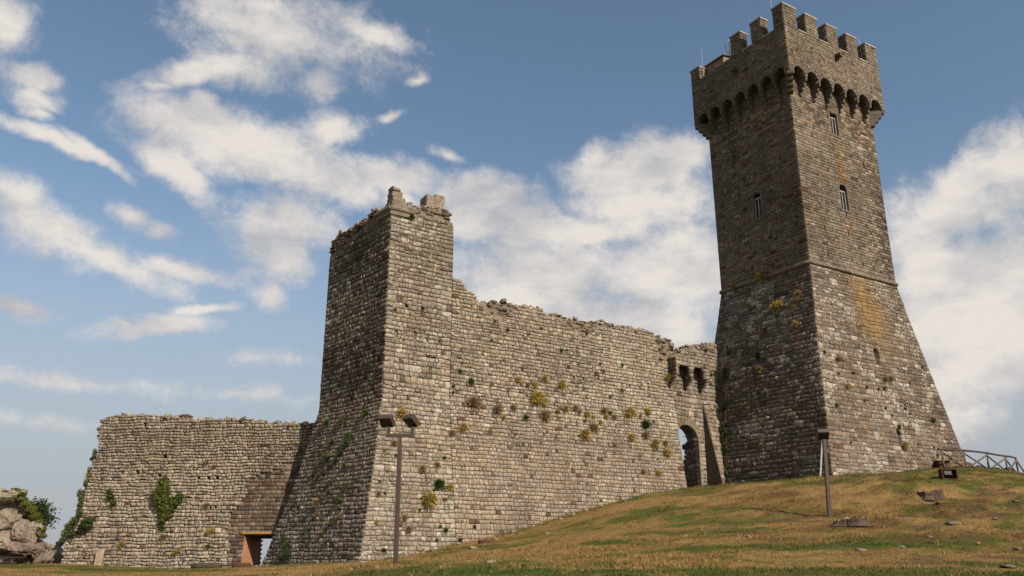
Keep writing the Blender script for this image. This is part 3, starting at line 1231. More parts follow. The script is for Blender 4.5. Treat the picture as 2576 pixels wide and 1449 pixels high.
        lip.frame_box(c - Z3 * (hh + .42) + n * .01, T * .035, n * .02, Z3 * .2)
        lip.build('drain_slot', MAT_DARKGLASS, keep)
    # ---- corbels, arches and parapet
    OV = 0.76
    DG = {'S': (-1, 1), 'R': (1, 1), 'L': (-1, -1)}
    SPR, CRN, CREN, MTOP = 35.42, 36.06, 39.35, 41.15
    out = {}
    T1, T2 = TKR, -TKL
    for q, (a, b) in dict(S=(-1, -1), R=(1, -1), B=(1, 1), L=(-1, 1)).items():
        t_r = shaftR.T
        n_r = np.cross(t_r, Z3)
        out[q] = C_top[q] + t_r * a * OV - n_r * b * OV
    tR, nR = shaftR.T, np.cross(shaftR.T, Z3)
    tL, nL = shaftL.T, np.cross(shaftL.T, Z3)
    Pp = lambda q: [zat(out[q], SPR - .2), zat(out[q], MTOP + .5)]
    parR, parL = Face(Pp('S'), Pp('R')), Face(Pp('L'), Pp('S'))
    NB = 7
    for f, nm in ((parR, 'R'), (parL, 'L')):
        T, n = f.T, np.cross(f.T, Z3)
        W = float(f.sR(38))
        e0 = 0.30
        pitch = (W - 2 * e0) / NB
        rad = pitch * 0.435
        cs = [e0 + pitch * (i + .5) for i in range(NB)]

        def arch_iv(z0, z1, cs=cs, rad=rad):
            zm = (z0 + z1) / 2
            if zm < SPR:
                return [(c - rad, c + rad) for c in cs]
            k = (zm - SPR) / (CRN - SPR)
            return [(c - rad * math.sqrt(1 - k * k), c + rad * math.sqrt(1 - k * k)) for c in cs] if k < 1 else []

        def arch_hole(s, z, cs=cs, rad=rad):
            m = np.zeros(s.shape, bool)
            for c in cs:
                m |= (np.abs(s - c) < rad) & (z < SPR)
                m |= ((s - c) / rad) ** 2 + (np.maximum(z - SPR, 0) / (CRN - SPR)) ** 2 < 1
            return m
        RING = 0.24

        def arch_iv2(z0, z1, cs=cs, rad=rad):
            zm = (z0 + z1) / 2
            ro, zo = rad + RING * .55, CRN - SPR + RING
            k = max(0, zm - SPR) / zo
            return [(c - ro * math.sqrt(1 - k * k), c + ro * math.sqrt(1 - k * k)) for c in cs] if k < 1 else []
        extra = hole_rects(f, [(((2700 + 1415 / 2.07) * .6289), 610 / 2.07 * .6289), ((2700 + 1235 / 2.07) * .6289, 515 / 2.07 * .6289)], .14, .22) if nm == 'R' else []
        rb = rect_blocks(extra)
        R = lay_courses(f, SPR + .02, CREN, 0.225, 0.36, blocked=lambda a, b: arch_iv2(a, b) + rb(a, b), quoin=(True, True), rough=0.35, gap=0.010)
        s, z = (R['s0'] + R['s1']) / 2, (R['z0'] + R['z1']) / 2
        C = palette(len(s), s, z, np.array(KEEPSTONE) * (1.30 if nm == 'R' else 1.12), 0.12, 0.03, 0.05, 0.05, 0.28, 23, lich=0.10)  # parapet's left side has its shade mixed into the stone colour
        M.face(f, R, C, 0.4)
        backing('parapet_core', f, SPR - .05, CREN, keep, holes=arch_hole, pits=rect_mask(extra), thick=0.55, inset=0.05, step=0.085)
        # voussoirs of each arch
        vf = []
        vs0, vs1 = [], []
        Vv = []
        for c in cs:
            nv = 9
            for i in range(nv):
                a0, a1 = math.pi * (i + .06) / nv, math.pi * (i + .94) / nv
                pr = []
                for aa, rr in ((a0, 0), (a0, 1), (a1, 1), (a1, 0)):
                    rs, rz = rad + RING * .6 * rr, (CRN - SPR) + RING * rr
                    pr.append((c - rs * math.cos(aa), SPR + rz * math.sin(aa)))
                pr = np.array(pr[::-1] if False else pr)
                o8 = []
                for i4 in range(4):
                    o8 += [lerp(pr[i4], pr[(i4 + 1) % 4], .12), lerp(pr[i4], pr[(i4 + 1) % 4], .88)]
                o8 = np.array(o8)[::-1]
                cc = o8.mean(0)
                d = random.uniform(.015, .04)
                P1 = f.P(o8[:, 0], o8[:, 1])
                o2 = cc + (o8 - cc) * .85
                P2 = f.P(o2[:, 0], o2[:, 1])
                vv = np.concatenate([P1 - n * .14, P1 + n * (d - .02), P2 + n * d])
                Vv.append(vv)
        Vv = np.array(Vv)
        a_ = np.cross(Vv[:, 18] - Vv[:, 16], Vv[:, 20] - Vv[:, 16])
        if (a_ @ n).mean() < 0:
            Vv = Vv.reshape(len(Vv), 3, 8, 3)[:, :, ::-1].reshape(len(Vv), 24, 3)
        C = palette(len(Vv), np.zeros(len(Vv)), np.zeros(len(Vv)), (0.20, 0.17, 0.135), .12, 0, 0, 0, 0, lich=0.1)
        M.add(Vv, C)
        # barrel soffits
        for c in cs:
            V, Fs = [], []
            na = 14
            for i in range(na + 1):
                a = math.pi * i / na
                p = f.P(c - rad * math.cos(a), SPR + (CRN - SPR) * math.sin(a))
                V += [p - n * .02, p - n * (OV + .05)]
            for i in range(na):
                Fs.append((2 * i, 2 * i + 1, 2 * i + 3, 2 * i + 2))
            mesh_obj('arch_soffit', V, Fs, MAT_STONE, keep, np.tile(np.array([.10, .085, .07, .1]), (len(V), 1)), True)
        # corbels: stacks of rounded stones growing outwards
        cw = pitch - 2 * rad
        spots = [e0 + pitch * i for i in range(1, NB)]
        for c in spots:
            mb = MB()
            steps = 4
            hh = 0.33
            for i in range(steps):
                pj = OV * (i + 1) / steps
                ztop = SPR - hh * (steps - 1 - i)
                zb = ztop - hh + .015
                b0 = f.P(c, ztop) - n * OV
                b0[2] = 0
                hw = cw / 2 * (.98 + .02 * i)
                pf = [(-.1, ztop), (pj, ztop), (pj, ztop - hh * .35)]
                for k in range(1, 6):
                    a = k / 5 * math.pi / 2
                    pf.append((pj - hh * .62 * (1 - math.cos(a)), ztop - hh * .35 - hh * .62 * math.sin(a)))
                pf.append((-.1, zb))
                m_ = len(pf)
                V = [b0 + T * sx * hw + n * p[0] + Z3 * p[1] for sx in (-1, 1) for p in pf]
                Fs = [tuple(range(m_)), tuple(range(2 * m_ - 1, m_ - 1, -1))]
                for k in range(m_):
                    Fs.append((k, k + m_, (k + 1) % m_ + m_, (k + 1) % m_))
                mb.add(V, Fs)
            mb.build('corbel', MAT_STONE, keep, (0.115, 0.095, 0.076, 0.15))
        # solid back of the parapet below the walk
    # corner corbels
    for q, (sa, sb) in dict(S=(-1, 1), R=(1, 1), L=(-1, -1)).items():
        mb = MB()
        hh = .33
        dg = tR * sa + nR * sb
        dg = dg / np.linalg.norm(dg)
        sd = np.array([-dg[1], dg[0], 0])
        for i in range(4):
            pj = OV * 1.38 * (i + 1) / 4
            ztop = SPR - hh * (3 - i)
            hw = .20
            pf = [(-.3, ztop), (pj, ztop), (pj, ztop - hh * .35)]
            for k in range(1, 6):
                a = k / 5 * math.pi / 2
                pf.append((pj - hh * .62 * (1 - math.cos(a)), ztop - hh * .35 - hh * .62 * math.sin(a)))
            pf.append((-.3, ztop - hh + .015))
            m_ = len(pf)
            b0 = zat(C_top[q], 0)
            V = [b0 + sd * sx * hw + dg * p_[0] + Z3 * p_[1] for sx in (-1, 1) for p_ in pf]
            Fs = [tuple(range(m_)), tuple(range(2 * m_ - 1, m_ - 1, -1))]
            for k in range(m_):
                Fs.append((k, k + m_, (k + 1) % m_ + m_, (k + 1) % m_))
            mb.add(V, Fs)
        # quadrant block carrying the corner of the parapet between corbel and first arches
        mb.build('corner_corbel', MAT_STONE, keep, (0.115, 0.095, 0.076, 0.15))
    # floor over the arches and far parapet walls
    mb = MB()
    cen = (out['S'] + out['B']) / 2
    ins = lambda q, m: cen + (out[q] - cen) * (1 - m / np.linalg.norm(out[q] - cen))
    pts = [ins(q, .5) for q in 'SRBL']
    mb.add([zat(p, 37.4) for p in pts] + [zat(p, 36.9) for p in pts], [(0, 1, 2, 3), (7, 6, 5, 4), (0, 4, 5, 1), (1, 5, 6, 2), (2, 6, 7, 3), (3, 7, 4, 0)])
    for a, b in (('R', 'B'), ('B', 'L')):
        o1, o2 = out[a], out[b]
        i1, i2 = ins(a, .75), ins(b, .75)
        zb, zt = SPR, CREN
        mb.add([zat(o1, zb), zat(o2, zb), zat(o2, zt), zat(o1, zt), zat(i1, zb), zat(i2, zb), zat(i2, zt), zat(i1, zt)],
               [(0, 1, 2, 3), (5, 4, 7, 6), (3, 2, 6, 7), (1, 0, 4, 5), (0, 3, 7, 4), (2, 1, 5, 6)])
    mb.build('wall_walk', MAT_MORTAR, keep)
    # ---- merlons
    TH = 0.78

    def merlon(f, s0, s1, ztop, name='merlon', wrap=None, broken=False):
        T, n = f.T, np.cross(f.T, Z3)
        c = f.P((s0 + s1) / 2, (CREN + ztop) / 2)
        hw = (s1 - s0) / 2
        ind = .04
        mb = MB()
        mb.frame_box(c - n * TH / 2, T * (hw - ind), n * (TH / 2 - ind), Z3 * ((ztop - CREN) / 2 + .02))
        mo = mb.build(name, MAT_MORTAR, keep)
        g = MB()
        g.frame_box(zat(c, ztop + .065) - n * TH / 2, T * (hw + .06), n * (TH / 2 + .06), Z3 * .065)
        g.build('coping', MAT_CAP, mo)
        p00, p10 = f.P(s0, CREN), f.P(s1, CREN)
        q00, q10 = p00 - n * TH, p10 - n * TH
        for (a, b) in ((p00, p10), (q00, p00), (p10, q10)):
            ff = Face([zat(a, CREN), zat(a, ztop)], [zat(b, CREN), zat(b, ztop)])
            R = lay_courses(ff, CREN, ztop, .235, .36, rough=.35, gap=.010)
            s, z = (R['s0'] + R['s1']) / 2, (R['z0'] + R['z1']) / 2
            M.face(ff, R, palette(len(s), s + s0, z, np.array(KEEPSTONE) * 1.2, .12, .02, .06, .06, .2, 29, lich=.15), .3)
        return mo
    WR = float(parR.sR(40))
    WL = float(parL.sR(40))
    c1 = lambda x, y: ((2700 + x / 2.07) * .6289, y / 2.07 * .6289)
    spans = [(895, 990), (1070, 1165), (1245, 1330), (1410, 1495), (1570, 1660)]
    ypx = lambda x: 15 + (x - 895) * .505
    sR_ = []
    for a, b in spans:
        q0, q1 = parR.inv(*c1(a, ypx(a))), parR.inv(*c1(b, ypx(b)))
        sR_.append((max(q0[0], 0), min(q1[0], WR)))
    sR_[0] = (0, sR_[0][1])
    sR_[-1] = (sR_[-1][0], WR)
    for a, b in sR_:
        merlon(parR, a, b, MTOP)
    ypl = lambda x: 15 + (895 - x) * .745
    sL_ = []
    for a, b in ((800, 895), (620, 705), (455, 537)):
        q0, q1 = parL.inv(*c1(a, ypl(a))), parL.inv(*c1(b, ypl(b)))
        sL_.append((q0[0], min(q1[0], WL)))
    sL_[0] = (sL_[0][0], WL - TH - .02)
    for a, b in sL_:
        merlon(parL, a, b, MTOP)
    merlon(parL, 0.0, 1.0, 40.45)
    # crenel sills
    def sill(f, a, b, z=CREN):
        T, n = f.T, np.cross(f.T, Z3)
        g = MB()
        g.frame_box(f.P((a + b) / 2, z + .03) - n * .27, T * (b - a) / 2, n * .33, Z3 * .055)
        g.build('crenel_sill', MAT_CAP, keep)
    for i in range(4):
        sill(parR, sR_[i][1] + .06, sR_[i + 1][0] - .06)
    srt = sorted(sL_)
    for i in range(2):
        sill(parL, srt[i][1] + .06, srt[i + 1][0] - .06)
    sill(parL, srt[0][0] - 1.5, srt[0][0] - .06)
    # projecting spout stones
    for f, (u, v), nm in ((parR, c1(1330, 475), 'R'), (parL, c1(512, 585), 'L')):
        q = f.inv(u, v)
        n = np.cross(f.T, Z3)
        g = MB()
        g.frame_box(f.P(*q) + n * .22, f.T * .16, n * .3, Z3 * .14, jit=.025)
        g.frame_box(f.P(q[0] - .03, q[1] - .22) + n * .08, f.T * .10, n * .16, Z3 * .10, jit=.02)
        g.build('water_spout', MAT_STONE, keep, (0.077, 0.063, 0.052, .1))
    M.finish()
    # ---- small hut on the roof
    hut = thing('roof_hut', 'small stone hut with a low tiled roof on top of the keep behind the parapet', 'hut', zat(out['L'] * .7 + out['S'] * .3 - nL * 1.6, 37.4))
    fo = Face([p_ - nL * .85 for p_ in Pp('L')], [p_ - nL * .85 for p_ in Pp('S')])
    h0, h1 = fo.inv(*c1(238, 560)), fo.inv(*c1(397, 462))
    sa_, sb_ = float(h0[0]), float(h1[0])
    ztp = float(h1[1])
    hw, hd = (sb_ - sa_) / 2, .85
    base = zat(fo.P((sa_ + sb_) / 2, 39) - nL * hd, 0)
    g = MB()
    g.frame_box(zat(base, (37.4 + ztp) / 2), tL * hw, nL * hd, Z3 * (ztp - 37.4) / 2)
    g.build('wall', simple_mat('hut_render', (.25, .185, .125), .95, var=.5, scale=3.5, bmp=.8), hut)
    g = MB()
    for k in (-1, 1):
        a = zat(base, ztp - .04) + nL * k * (hd + .14)
        b = zat(base, ztp + .22)
        V = [a - tL * (hw + .14), a + tL * (hw + .14), b + tL * (hw + .14), b - tL * (hw + .14)]
        V += [p + Z3 * .09 for p in V]
        Fs = [(0, 1, 2, 3), (7, 6, 5, 4), (0, 4, 5, 1), (1, 5, 6, 2), (2, 6, 7, 3), (3, 7, 4, 0)]
        g.add(V, Fs)
    g.build('roof', simple_mat('hut_roof', (.12, .095, .07), .9, var=.4, scale=6), hut)
    # ---- aerials
    def mast(name, label, u0, v0, u1, v1, f, back, r=.022):
        n = np.cross(f.T, Z3)
        q = f.inv(*c1(u0, v0))
        b = f.P(*q) - n * back
        Y = b[1]
        b = at(*c1(u0, v0), Y)
        t = at(*c1(u1, v1), Y)
        t[:2] = b[:2]
        b2 = zat(b, 37.4)
        mb = MB()
        mb.tube([b2, t], r, 6)
        o = mb.build(name, MAT_STEEL)
        tag(o, label, 'aerial')
        return b, t
    mast('aerial_mast', 'thin metal mast rising behind the tallest corner merlon of the keep', 800, 75, 797, -30, parL, 1.0, .016)
    mast('aerial_mast', 'thin metal mast above the broken merlon at the keep\'s far corner', 228, 525, 223, 395, parL, .8, .015)
    mast('aerial_mast', 'short thin mast between the last two merlons on the sunlit side of the keep', 1530, 365, 1526, 318, parR, .8, .015)
    y_ = parL.P(*parL.inv(*c1(450, 430)))[1] + .2
    aer = thing('dipole_aerial', 'pale forked dipole aerial beside the merlon next to the roof hut', 'aerial', zat(at(*c1(452, 440), y_), 39.4))
    mb = MB()
    a, b = at(*c1(455, 470), y_), at(*c1(444, 315), y_)
    mb.tube([a, b], .03, 6)
    a2, b2 = at(*c1(464, 470), y_), at(*c1(464, 310), y_)
    mb.tube([a2, b2], .025, 6)
    mb.build('mast', MAT_STEEL, aer)
    mb = MB()
    mb.tube([at(*c1(456, 440), y_), at(*c1(432, 434), y_), at(*c1(422, 410), y_), at(*c1(417, 357), y_)], .035, 6)
    mb.build('dipole', MAT_FRAME, aer)
    return dict(scarpR=scarpR, scarpL=scarpL, shaftR=shaftR, shaftL=shaftL)


KEEP = build_keep()

# ================================================================== curtain wall, corner tower, gate
BASE_Z = 0.2
S_END = 22.45


def corner(s_, z0):                                    # point of the curtain line at height z with its batter
    p = A0 + TM * s_
    return p


def batter(s_):
    return 1.13 + (0.72 - 1.13) * np.clip(s_ / S_END, 0, 1)


def main_edge(s_, ztop, zb):
    g = A0 + TM * s_
    gz = float(zground(*(g + NM * .8)[:2]))
    n0 = batter(s_)
    slope = n0 / (zb - gz)
    return [zat(g + NM * (n0 + slope * 1.2), gz - 1.2), zat(g + NM * n0 * .45, gz + (zb - gz) * .52), zat(g, zb + .6), zat(g, ztop)]


def gbot(f, zz=4.0):
    def g(s):
        p = f.P(s, zz)
        return float(zground(p[0], p[1])) - 0.3
    return g


ST_W = 4.25


def build_corner_tower():
    t = thing('ruined_tower', 'ruined corner tower with broken top and a sloping base beside the curtain wall', 'tower', zat(A0 - NM * 2, B0z))
    M = Masonry(t)
    zt = 22.6
    cor = [zat(B0 + (B0 - A0) * .16, B0z - 1.3), zat(B0, B0z), zat(lerp(A0, B0, .40), B0z + (BREAK_Z - B0z) * .56), zat(A0, BREAK_Z + .5), zat(A0, zt)]
    bk = [zat(BB + (BB - AB) * .16, BB[2] - 1.3), zat(BB, BB[2]), zat(lerp(AB, BB, .40), BB[2] + (9.6 - BB[2]) * .56), zat(AB, 10.0), zat(AB, zt)]
    fR = Face(cor, main_edge(ST_W, zt, 9.7))
    fL = Face(bk, cor)
    c5 = lambda x, y: ((1250 + x / 2.898) * .6289, (800 + y / 2.898) * .6289)
    topL = prof(fL, [c5(215, 468), c5(270, 430), c5(290, 395), c5(420, 335), c5(560, 245), c5(690, 185), c5(720, 150), c5(800, 105), c5(960, 15)], .12)
    topR = prof(fR, [(993, 518), c5(1150, 60), c5(1250, 75), c5(1330, 80), c5(1450, 110), c5(1560, 150), c5(1600, 200), c5(1618, 285), c5(1655, 290)], .10)
    c7 = lambda x, y: ((1100 + x / 2.07) * .6289, (700 + y / 2.07) * .6289)
    put = hole_rects(fR, [c7(1088, 1078), c7(1222, 1105), c7(1005, 1310), c7(1162, 1340), c7(1265, 1362), c7(1370, 1384)], .17, .36)
    put.append((3.2, 3.35, 14.9, 15.2))
    for f, top, nm in ((fR, topR, 'R'), (fL, topL, 'L')):
        rb = 1.25
        R = lay_courses(f, B0z - .8, zt, .262, .305, top=lambda s: top(s) - (rb if nm == 'L' else .75) * (0.4 + .8 * vnoise(s * .7, 2, 3)) * (1 if (nm == 'L' and s < float(f.sR(20)) - 1.0) or (nm == 'R' and s > 1.1) else 0),
                        bottom=gbot(f, B0z), blocked=rect_blocks(put if nm == 'R' else []), quoin=(nm == 'R', True) if nm == 'R' else (True, True),
                        rough=.75, gap=.014, hs=lambda z: 1.0 if z > 10 else .86)
        s, z = (R['s0'] + R['s1']) / 2, (R['z0'] + R['z1']) / 2
        if nm == 'R':
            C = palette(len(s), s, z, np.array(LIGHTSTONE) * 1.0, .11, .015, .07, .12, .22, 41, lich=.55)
            m = (z > 8.5) & (z < 12.8) & (s < 1.6) & (RNG.random(len(s)) < .10)
            C[m, :3] = np.array([.11, .045, .028])
            up_ = np.clip((z - 15.5) / 4, 0, 1)[:, None]
            C[:, :3] *= 1 - .20 * up_
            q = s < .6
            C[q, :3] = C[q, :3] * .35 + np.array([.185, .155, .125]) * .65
        else:
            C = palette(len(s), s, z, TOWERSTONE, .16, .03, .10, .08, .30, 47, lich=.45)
            m = (z > 9) & (z < 13.5) & (RNG.random(len(s)) < .13)
            C[m, :3] = np.array([.10, .045, .031]) * np.exp(RNG.normal(0, .3, m.sum()))[:, None]
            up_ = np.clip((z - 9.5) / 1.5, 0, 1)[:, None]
            C[:, :3] *= 1 - .40 * up_  # painted shade: flank stones above the sloping base darkened
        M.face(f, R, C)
        # ragged inner rubble below the broken edge
        R2 = lay_courses(f, 17.5, zt, .13, .26, top=lambda s: top(s), rough=1.2, gap=.012, wj=(.5, 1.6), hj=.4,
                         bottom=lambda s: top(s) - (rb if nm == 'L' else .75) * (0.4 + .8 * vnoise(s * .7, 2, 3)) * (1 if (nm == 'L' and s < float(f.sR(20)) - 1.0) or (nm == 'R' and s > 1.1) else 0) + .1)
        n2 = len(R2['s0'])
        R2['d'] = R2['d'] - .04 + RNG.normal(0, .05, n2)
        s, z = (R2['s0'] + R2['s1']) / 2, (R2['z0'] + R2['z1']) / 2
        M.face(f, R2, palette(n2, s, z, (0.216, 0.168, 0.127), .28, .05, .18, .05, .1, 49, lich=.2))
        backing('core', f, B0z - 1.2, zt, t, top=top, pits=rect_mask(put) if nm == 'R' else None, thick=1.6, inset=.038)
        e = float(f.sR(20))
        if nm == 'L':
            top_rubble(M, f, top, .3, e - .9, 1.2, (.25, .205, .16), 170, .17, .16)
        else:
            top_rubble(M, f, top, 1.2, e - .2, 1.2, (.27, .22, .17), 90, .17, .14)
    # hidden sides
    mb = MB()
    pb = [(p[0], p[1]) for p in (A0, A0 + TM * ST_W, AB + TM * ST_W, AB)]
    zb, zh = B0z - 1, 19.9
    a, b, c, d = pb
    ww = lambda p, z: zat(p, z)
    mb.add([ww(b, zb), ww(c, zb), ww(c, zh - .4), ww(b, zh + .2)], [(0, 1, 2, 3)])
    mb.add([ww(c, zb), ww(d, zb), ww(d, zh), ww(c, zh - .4)], [(0, 1, 2, 3)])
    ii = (.25, .75)
    mb.add([ww(lerp(a, c, .03), 20.3), ww(lerp(b, d, .05), 19.6), ww(lerp(c, a, .02), 18.9), ww(lerp(d, b, .02), 19.2)], [(0, 1, 2, 3)])
    mb.build('inner_fill', MAT_MORTAR, t)
    # moulded cornice left at the corner
    tt = -TL
    zc = float(fR.inv(993, 532)[1])
    for (T, n, sgn, ln) in ((TM, NM, 1, 1.25), (TL, NL, 1, 1.5)):
        p0 = zat(A0, zc)
        mb = MB()
        mb.frame_box(p0 + T * (ln / 2 - .06) - n * .17 + Z3 * (-.08), T * ln / 2, n * .26, Z3 * .13, jit=.01)
        q0 = p0 + Z3 * .17 + n * .06
        mb.tube([q0 - T * .10, q0 + T * ln * .4, q0 + T * (ln + .2)], [.15, .155, .14], 8)
        mb.build('cornice', MAT_STONE, t, (0.164, 0.136, 0.108, .35))
    # pinnacle of blocks at the corner
    for (dx, dz, w, h) in ((.52, .33, .50, .34), (.55, .70, .42, .20), (.45, 1.02, .36, .24), (.42, 1.36, .33, .20)):
        mb = MB()
        c = zat(A0, zc + .15 + dz) - NM * .42 + TM * dx - TM * .05
        mb.frame_box(c, TM * w * .95, -NM * w, Z3 * h * .62, jit=.035)
        bevel(mb.build('pinnacle_block', MAT_STONE, t, tuple(np.array([.175, .147, .115]) * random.uniform(.8, 1.15)) + (.4,)), .05)
    # two blocks standing on the far end of the broken top
    q0 = fR.inv(*c5(1385, 20))
    q1 = fR.inv(*c5(1490, 20))
    for q, w, h in ((q0, .30, .42), (q1, .36, .50)):
        mb = MB()
        mb.frame_box(fR.P(q[0], q[1] + .02) - NM * .5, TM * w, NM * .38, Z3 * h, jit=.04)
        bevel(mb.build('standing_block', MAT_STONE, t, (0.182, 0.150, 0.115, .6)), .06)
    M.finish()
    return fR, fL


def build_curtain():
    t = thing('curtain_wall', 'long pale stone curtain wall with ragged top between the ruined tower and the gate', 'wall', zat(A0 + TM * 12 - NM * 1, 2.0))
    M = Masonry(t)
    zt = 19.2
    f = Face(main_edge(ST_W, zt, 9.7), main_edge(S_END, zt, 11.6))
    off = ST_W                                        # f measures s from its own left edge
    c8 = lambda x, y: ((1800 + x / 1.811) * .6289, (1100 + y / 1.811) * .6289)
    top = prof(f, [(1143, 690), c8(30, 12), c8(32, 15), c8(70, 25), c8(72, 42), c8(105, 50), c8(107, 75), c8(128, 85), c8(130, 108), c8(175, 112), c8(178, 140),
                   c8(188, 142), c8(190, 182), c8(240, 190), c8(330, 200), c8(420, 198), c8(490, 222), c8(545, 240), c8(550, 232), c8(565, 220), c8(670, 232),
                   c8(680, 270), c8(780, 285), c8(850, 315), c8(960, 330), c8(1100, 345), c8(1240, 375), c8(1330, 378), c8(1460, 408), c8(1490, 440), c8(1600, 468), c8(1612, 560)], .05)
    put = hole_rects(f, [c8(445, 668), c8(523, 680), c8(674, 698), c8(770, 718), c8(896, 742), c8(965, 752), c8(1047, 760), c8(1118, 770), c8(1245, 795), c8(1303, 802),
                         c8(1373, 812), c8(1435, 820), c8(290, 832), c8(415, 850), c8(556, 868), c8(232, 382), c8(1148, 1230), c8(565, 440)], .15, .30)
    put += hole_rects(f, [c8(291, 1150)], .20, .46)

    # broken stretches of the top where the facing has fallen and the rubble core shows
    rub = [(f.inv(*c8(240, 200))[0], f.inv(*c8(470, 240))[0], 1.05), (f.inv(*c8(820, 320))[0], f.inv(*c8(1060, 350))[0], 1.0),
           (f.inv(*c8(1480, 450))[0], f.inv(*c8(1612, 500))[0], 1.9), (f.inv(*c8(700, 275))[0], f.inv(*c8(800, 300))[0], .3), (f.inv(*c8(1060, 350))[0], f.inv(*c8(1220, 375))[0], .35)]

    def rdepth(s):
        for a, b, d in rub:
            if a < s < b:
                return d * (.6 + .7 * float(vnoise(s * 1.3, 5, 3))) * min(1, (s - a) / .4 + .3, (b - s) / .4 + (.3 if d < 1.5 else 9))
        return 0.0
    zlow = 8.3
    R1 = lay_courses(f, 0.0, zlow, .225, .245, bottom=gbot(f, 3.0), blocked=rect_blocks(put), rough=.45, gap=.013, wj=(.6, 1.4), hj=.12, quoin=(False, True),
                     top=lambda s: top(s))
    R2 = lay_courses(f, zlow, zt, .225, .265, top=lambda s: top(s) - rdepth(s), bottom=gbot(f, 3.0), blocked=rect_blocks(put), rough=.8, gap=.015, quoin=(False, True))
    for R, pal in ((R1, 0), (R2, 1)):
        s, z = (R['s0'] + R['s1']) / 2, (R['z0'] + R['z1']) / 2
        n = len(s)
        C1 = palette(n, s, z, (.325, .262, .205), .10, .02, .06, .06, .18, 61, lich=.30)
        C2 = palette(n, s, z, np.array(LIGHTSTONE) * 1.08, .11, .010, .06, .10, .18, 63, lich=.42)
        band = np.exp(-((z - 10.6) / 1.3) ** 2)
        rd = (RNG.random(n) < band * .10) & (s < 9)
        C2[rd, :3] = np.array([.10, .055, .036])
        C2[:, 3] += band * .35
        C2[:, :3] *= (1 - .12 * np.clip((z - 14.5) / 2, 0, 1))[:, None]
        k_ = np.clip((z - 8.2 + (fbm(s * .4, z * .5, 67, 3) - .5) * 4) / 2.4 + .5, 0, 1)
        C = np.where((RNG.random(n) < k_)[:, None], C2, C1)
        M.face(f, R, C)
    R3 = lay_courses(f, 13.0, zt, .125, .25, top=lambda s: top(s), bottom=lambda s: 99 if rdepth(s) == 0 else top(s) - rdepth(s) + .1, rough=1.2, gap=.012, hj=.4)
    n3 = len(R3['s0'])
    R3['d'] = R3['d'] - .05 + RNG.normal(0, .06, n3)
    s, z = (R3['s0'] + R3['s1']) / 2, (R3['z0'] + R3['z1']) / 2
    M.face(f, R3, palette(n3, s, z, (0.216, 0.168, 0.125), .30, .07, .18, .05, .1, 65, lich=.15))
    backing('core', f, -0.6, zt, t, top=top, pits=rect_mask(put), thick=2.3, inset=.038)
    W = float(f.sR(15))
    a = f.inv(*c8(190, 190))[0]
    top_rubble(M, f, top, a, W, 1.9, (.26, .21, .16), 420, .15, .10)
    # broken end above the gate
    ss = np.full(90, W - .05)
    zz = RNG.uniform(13.6, 16.2, 90)
    dd = RNG.uniform(0, 2.2, 90)
    rubble(M, f.P(ss, zz) - NM * dd[:, None], np.full(90, .16), (.23, .18, .14))
    # squared stones of the end face at the gate
    M.finish()
    return f


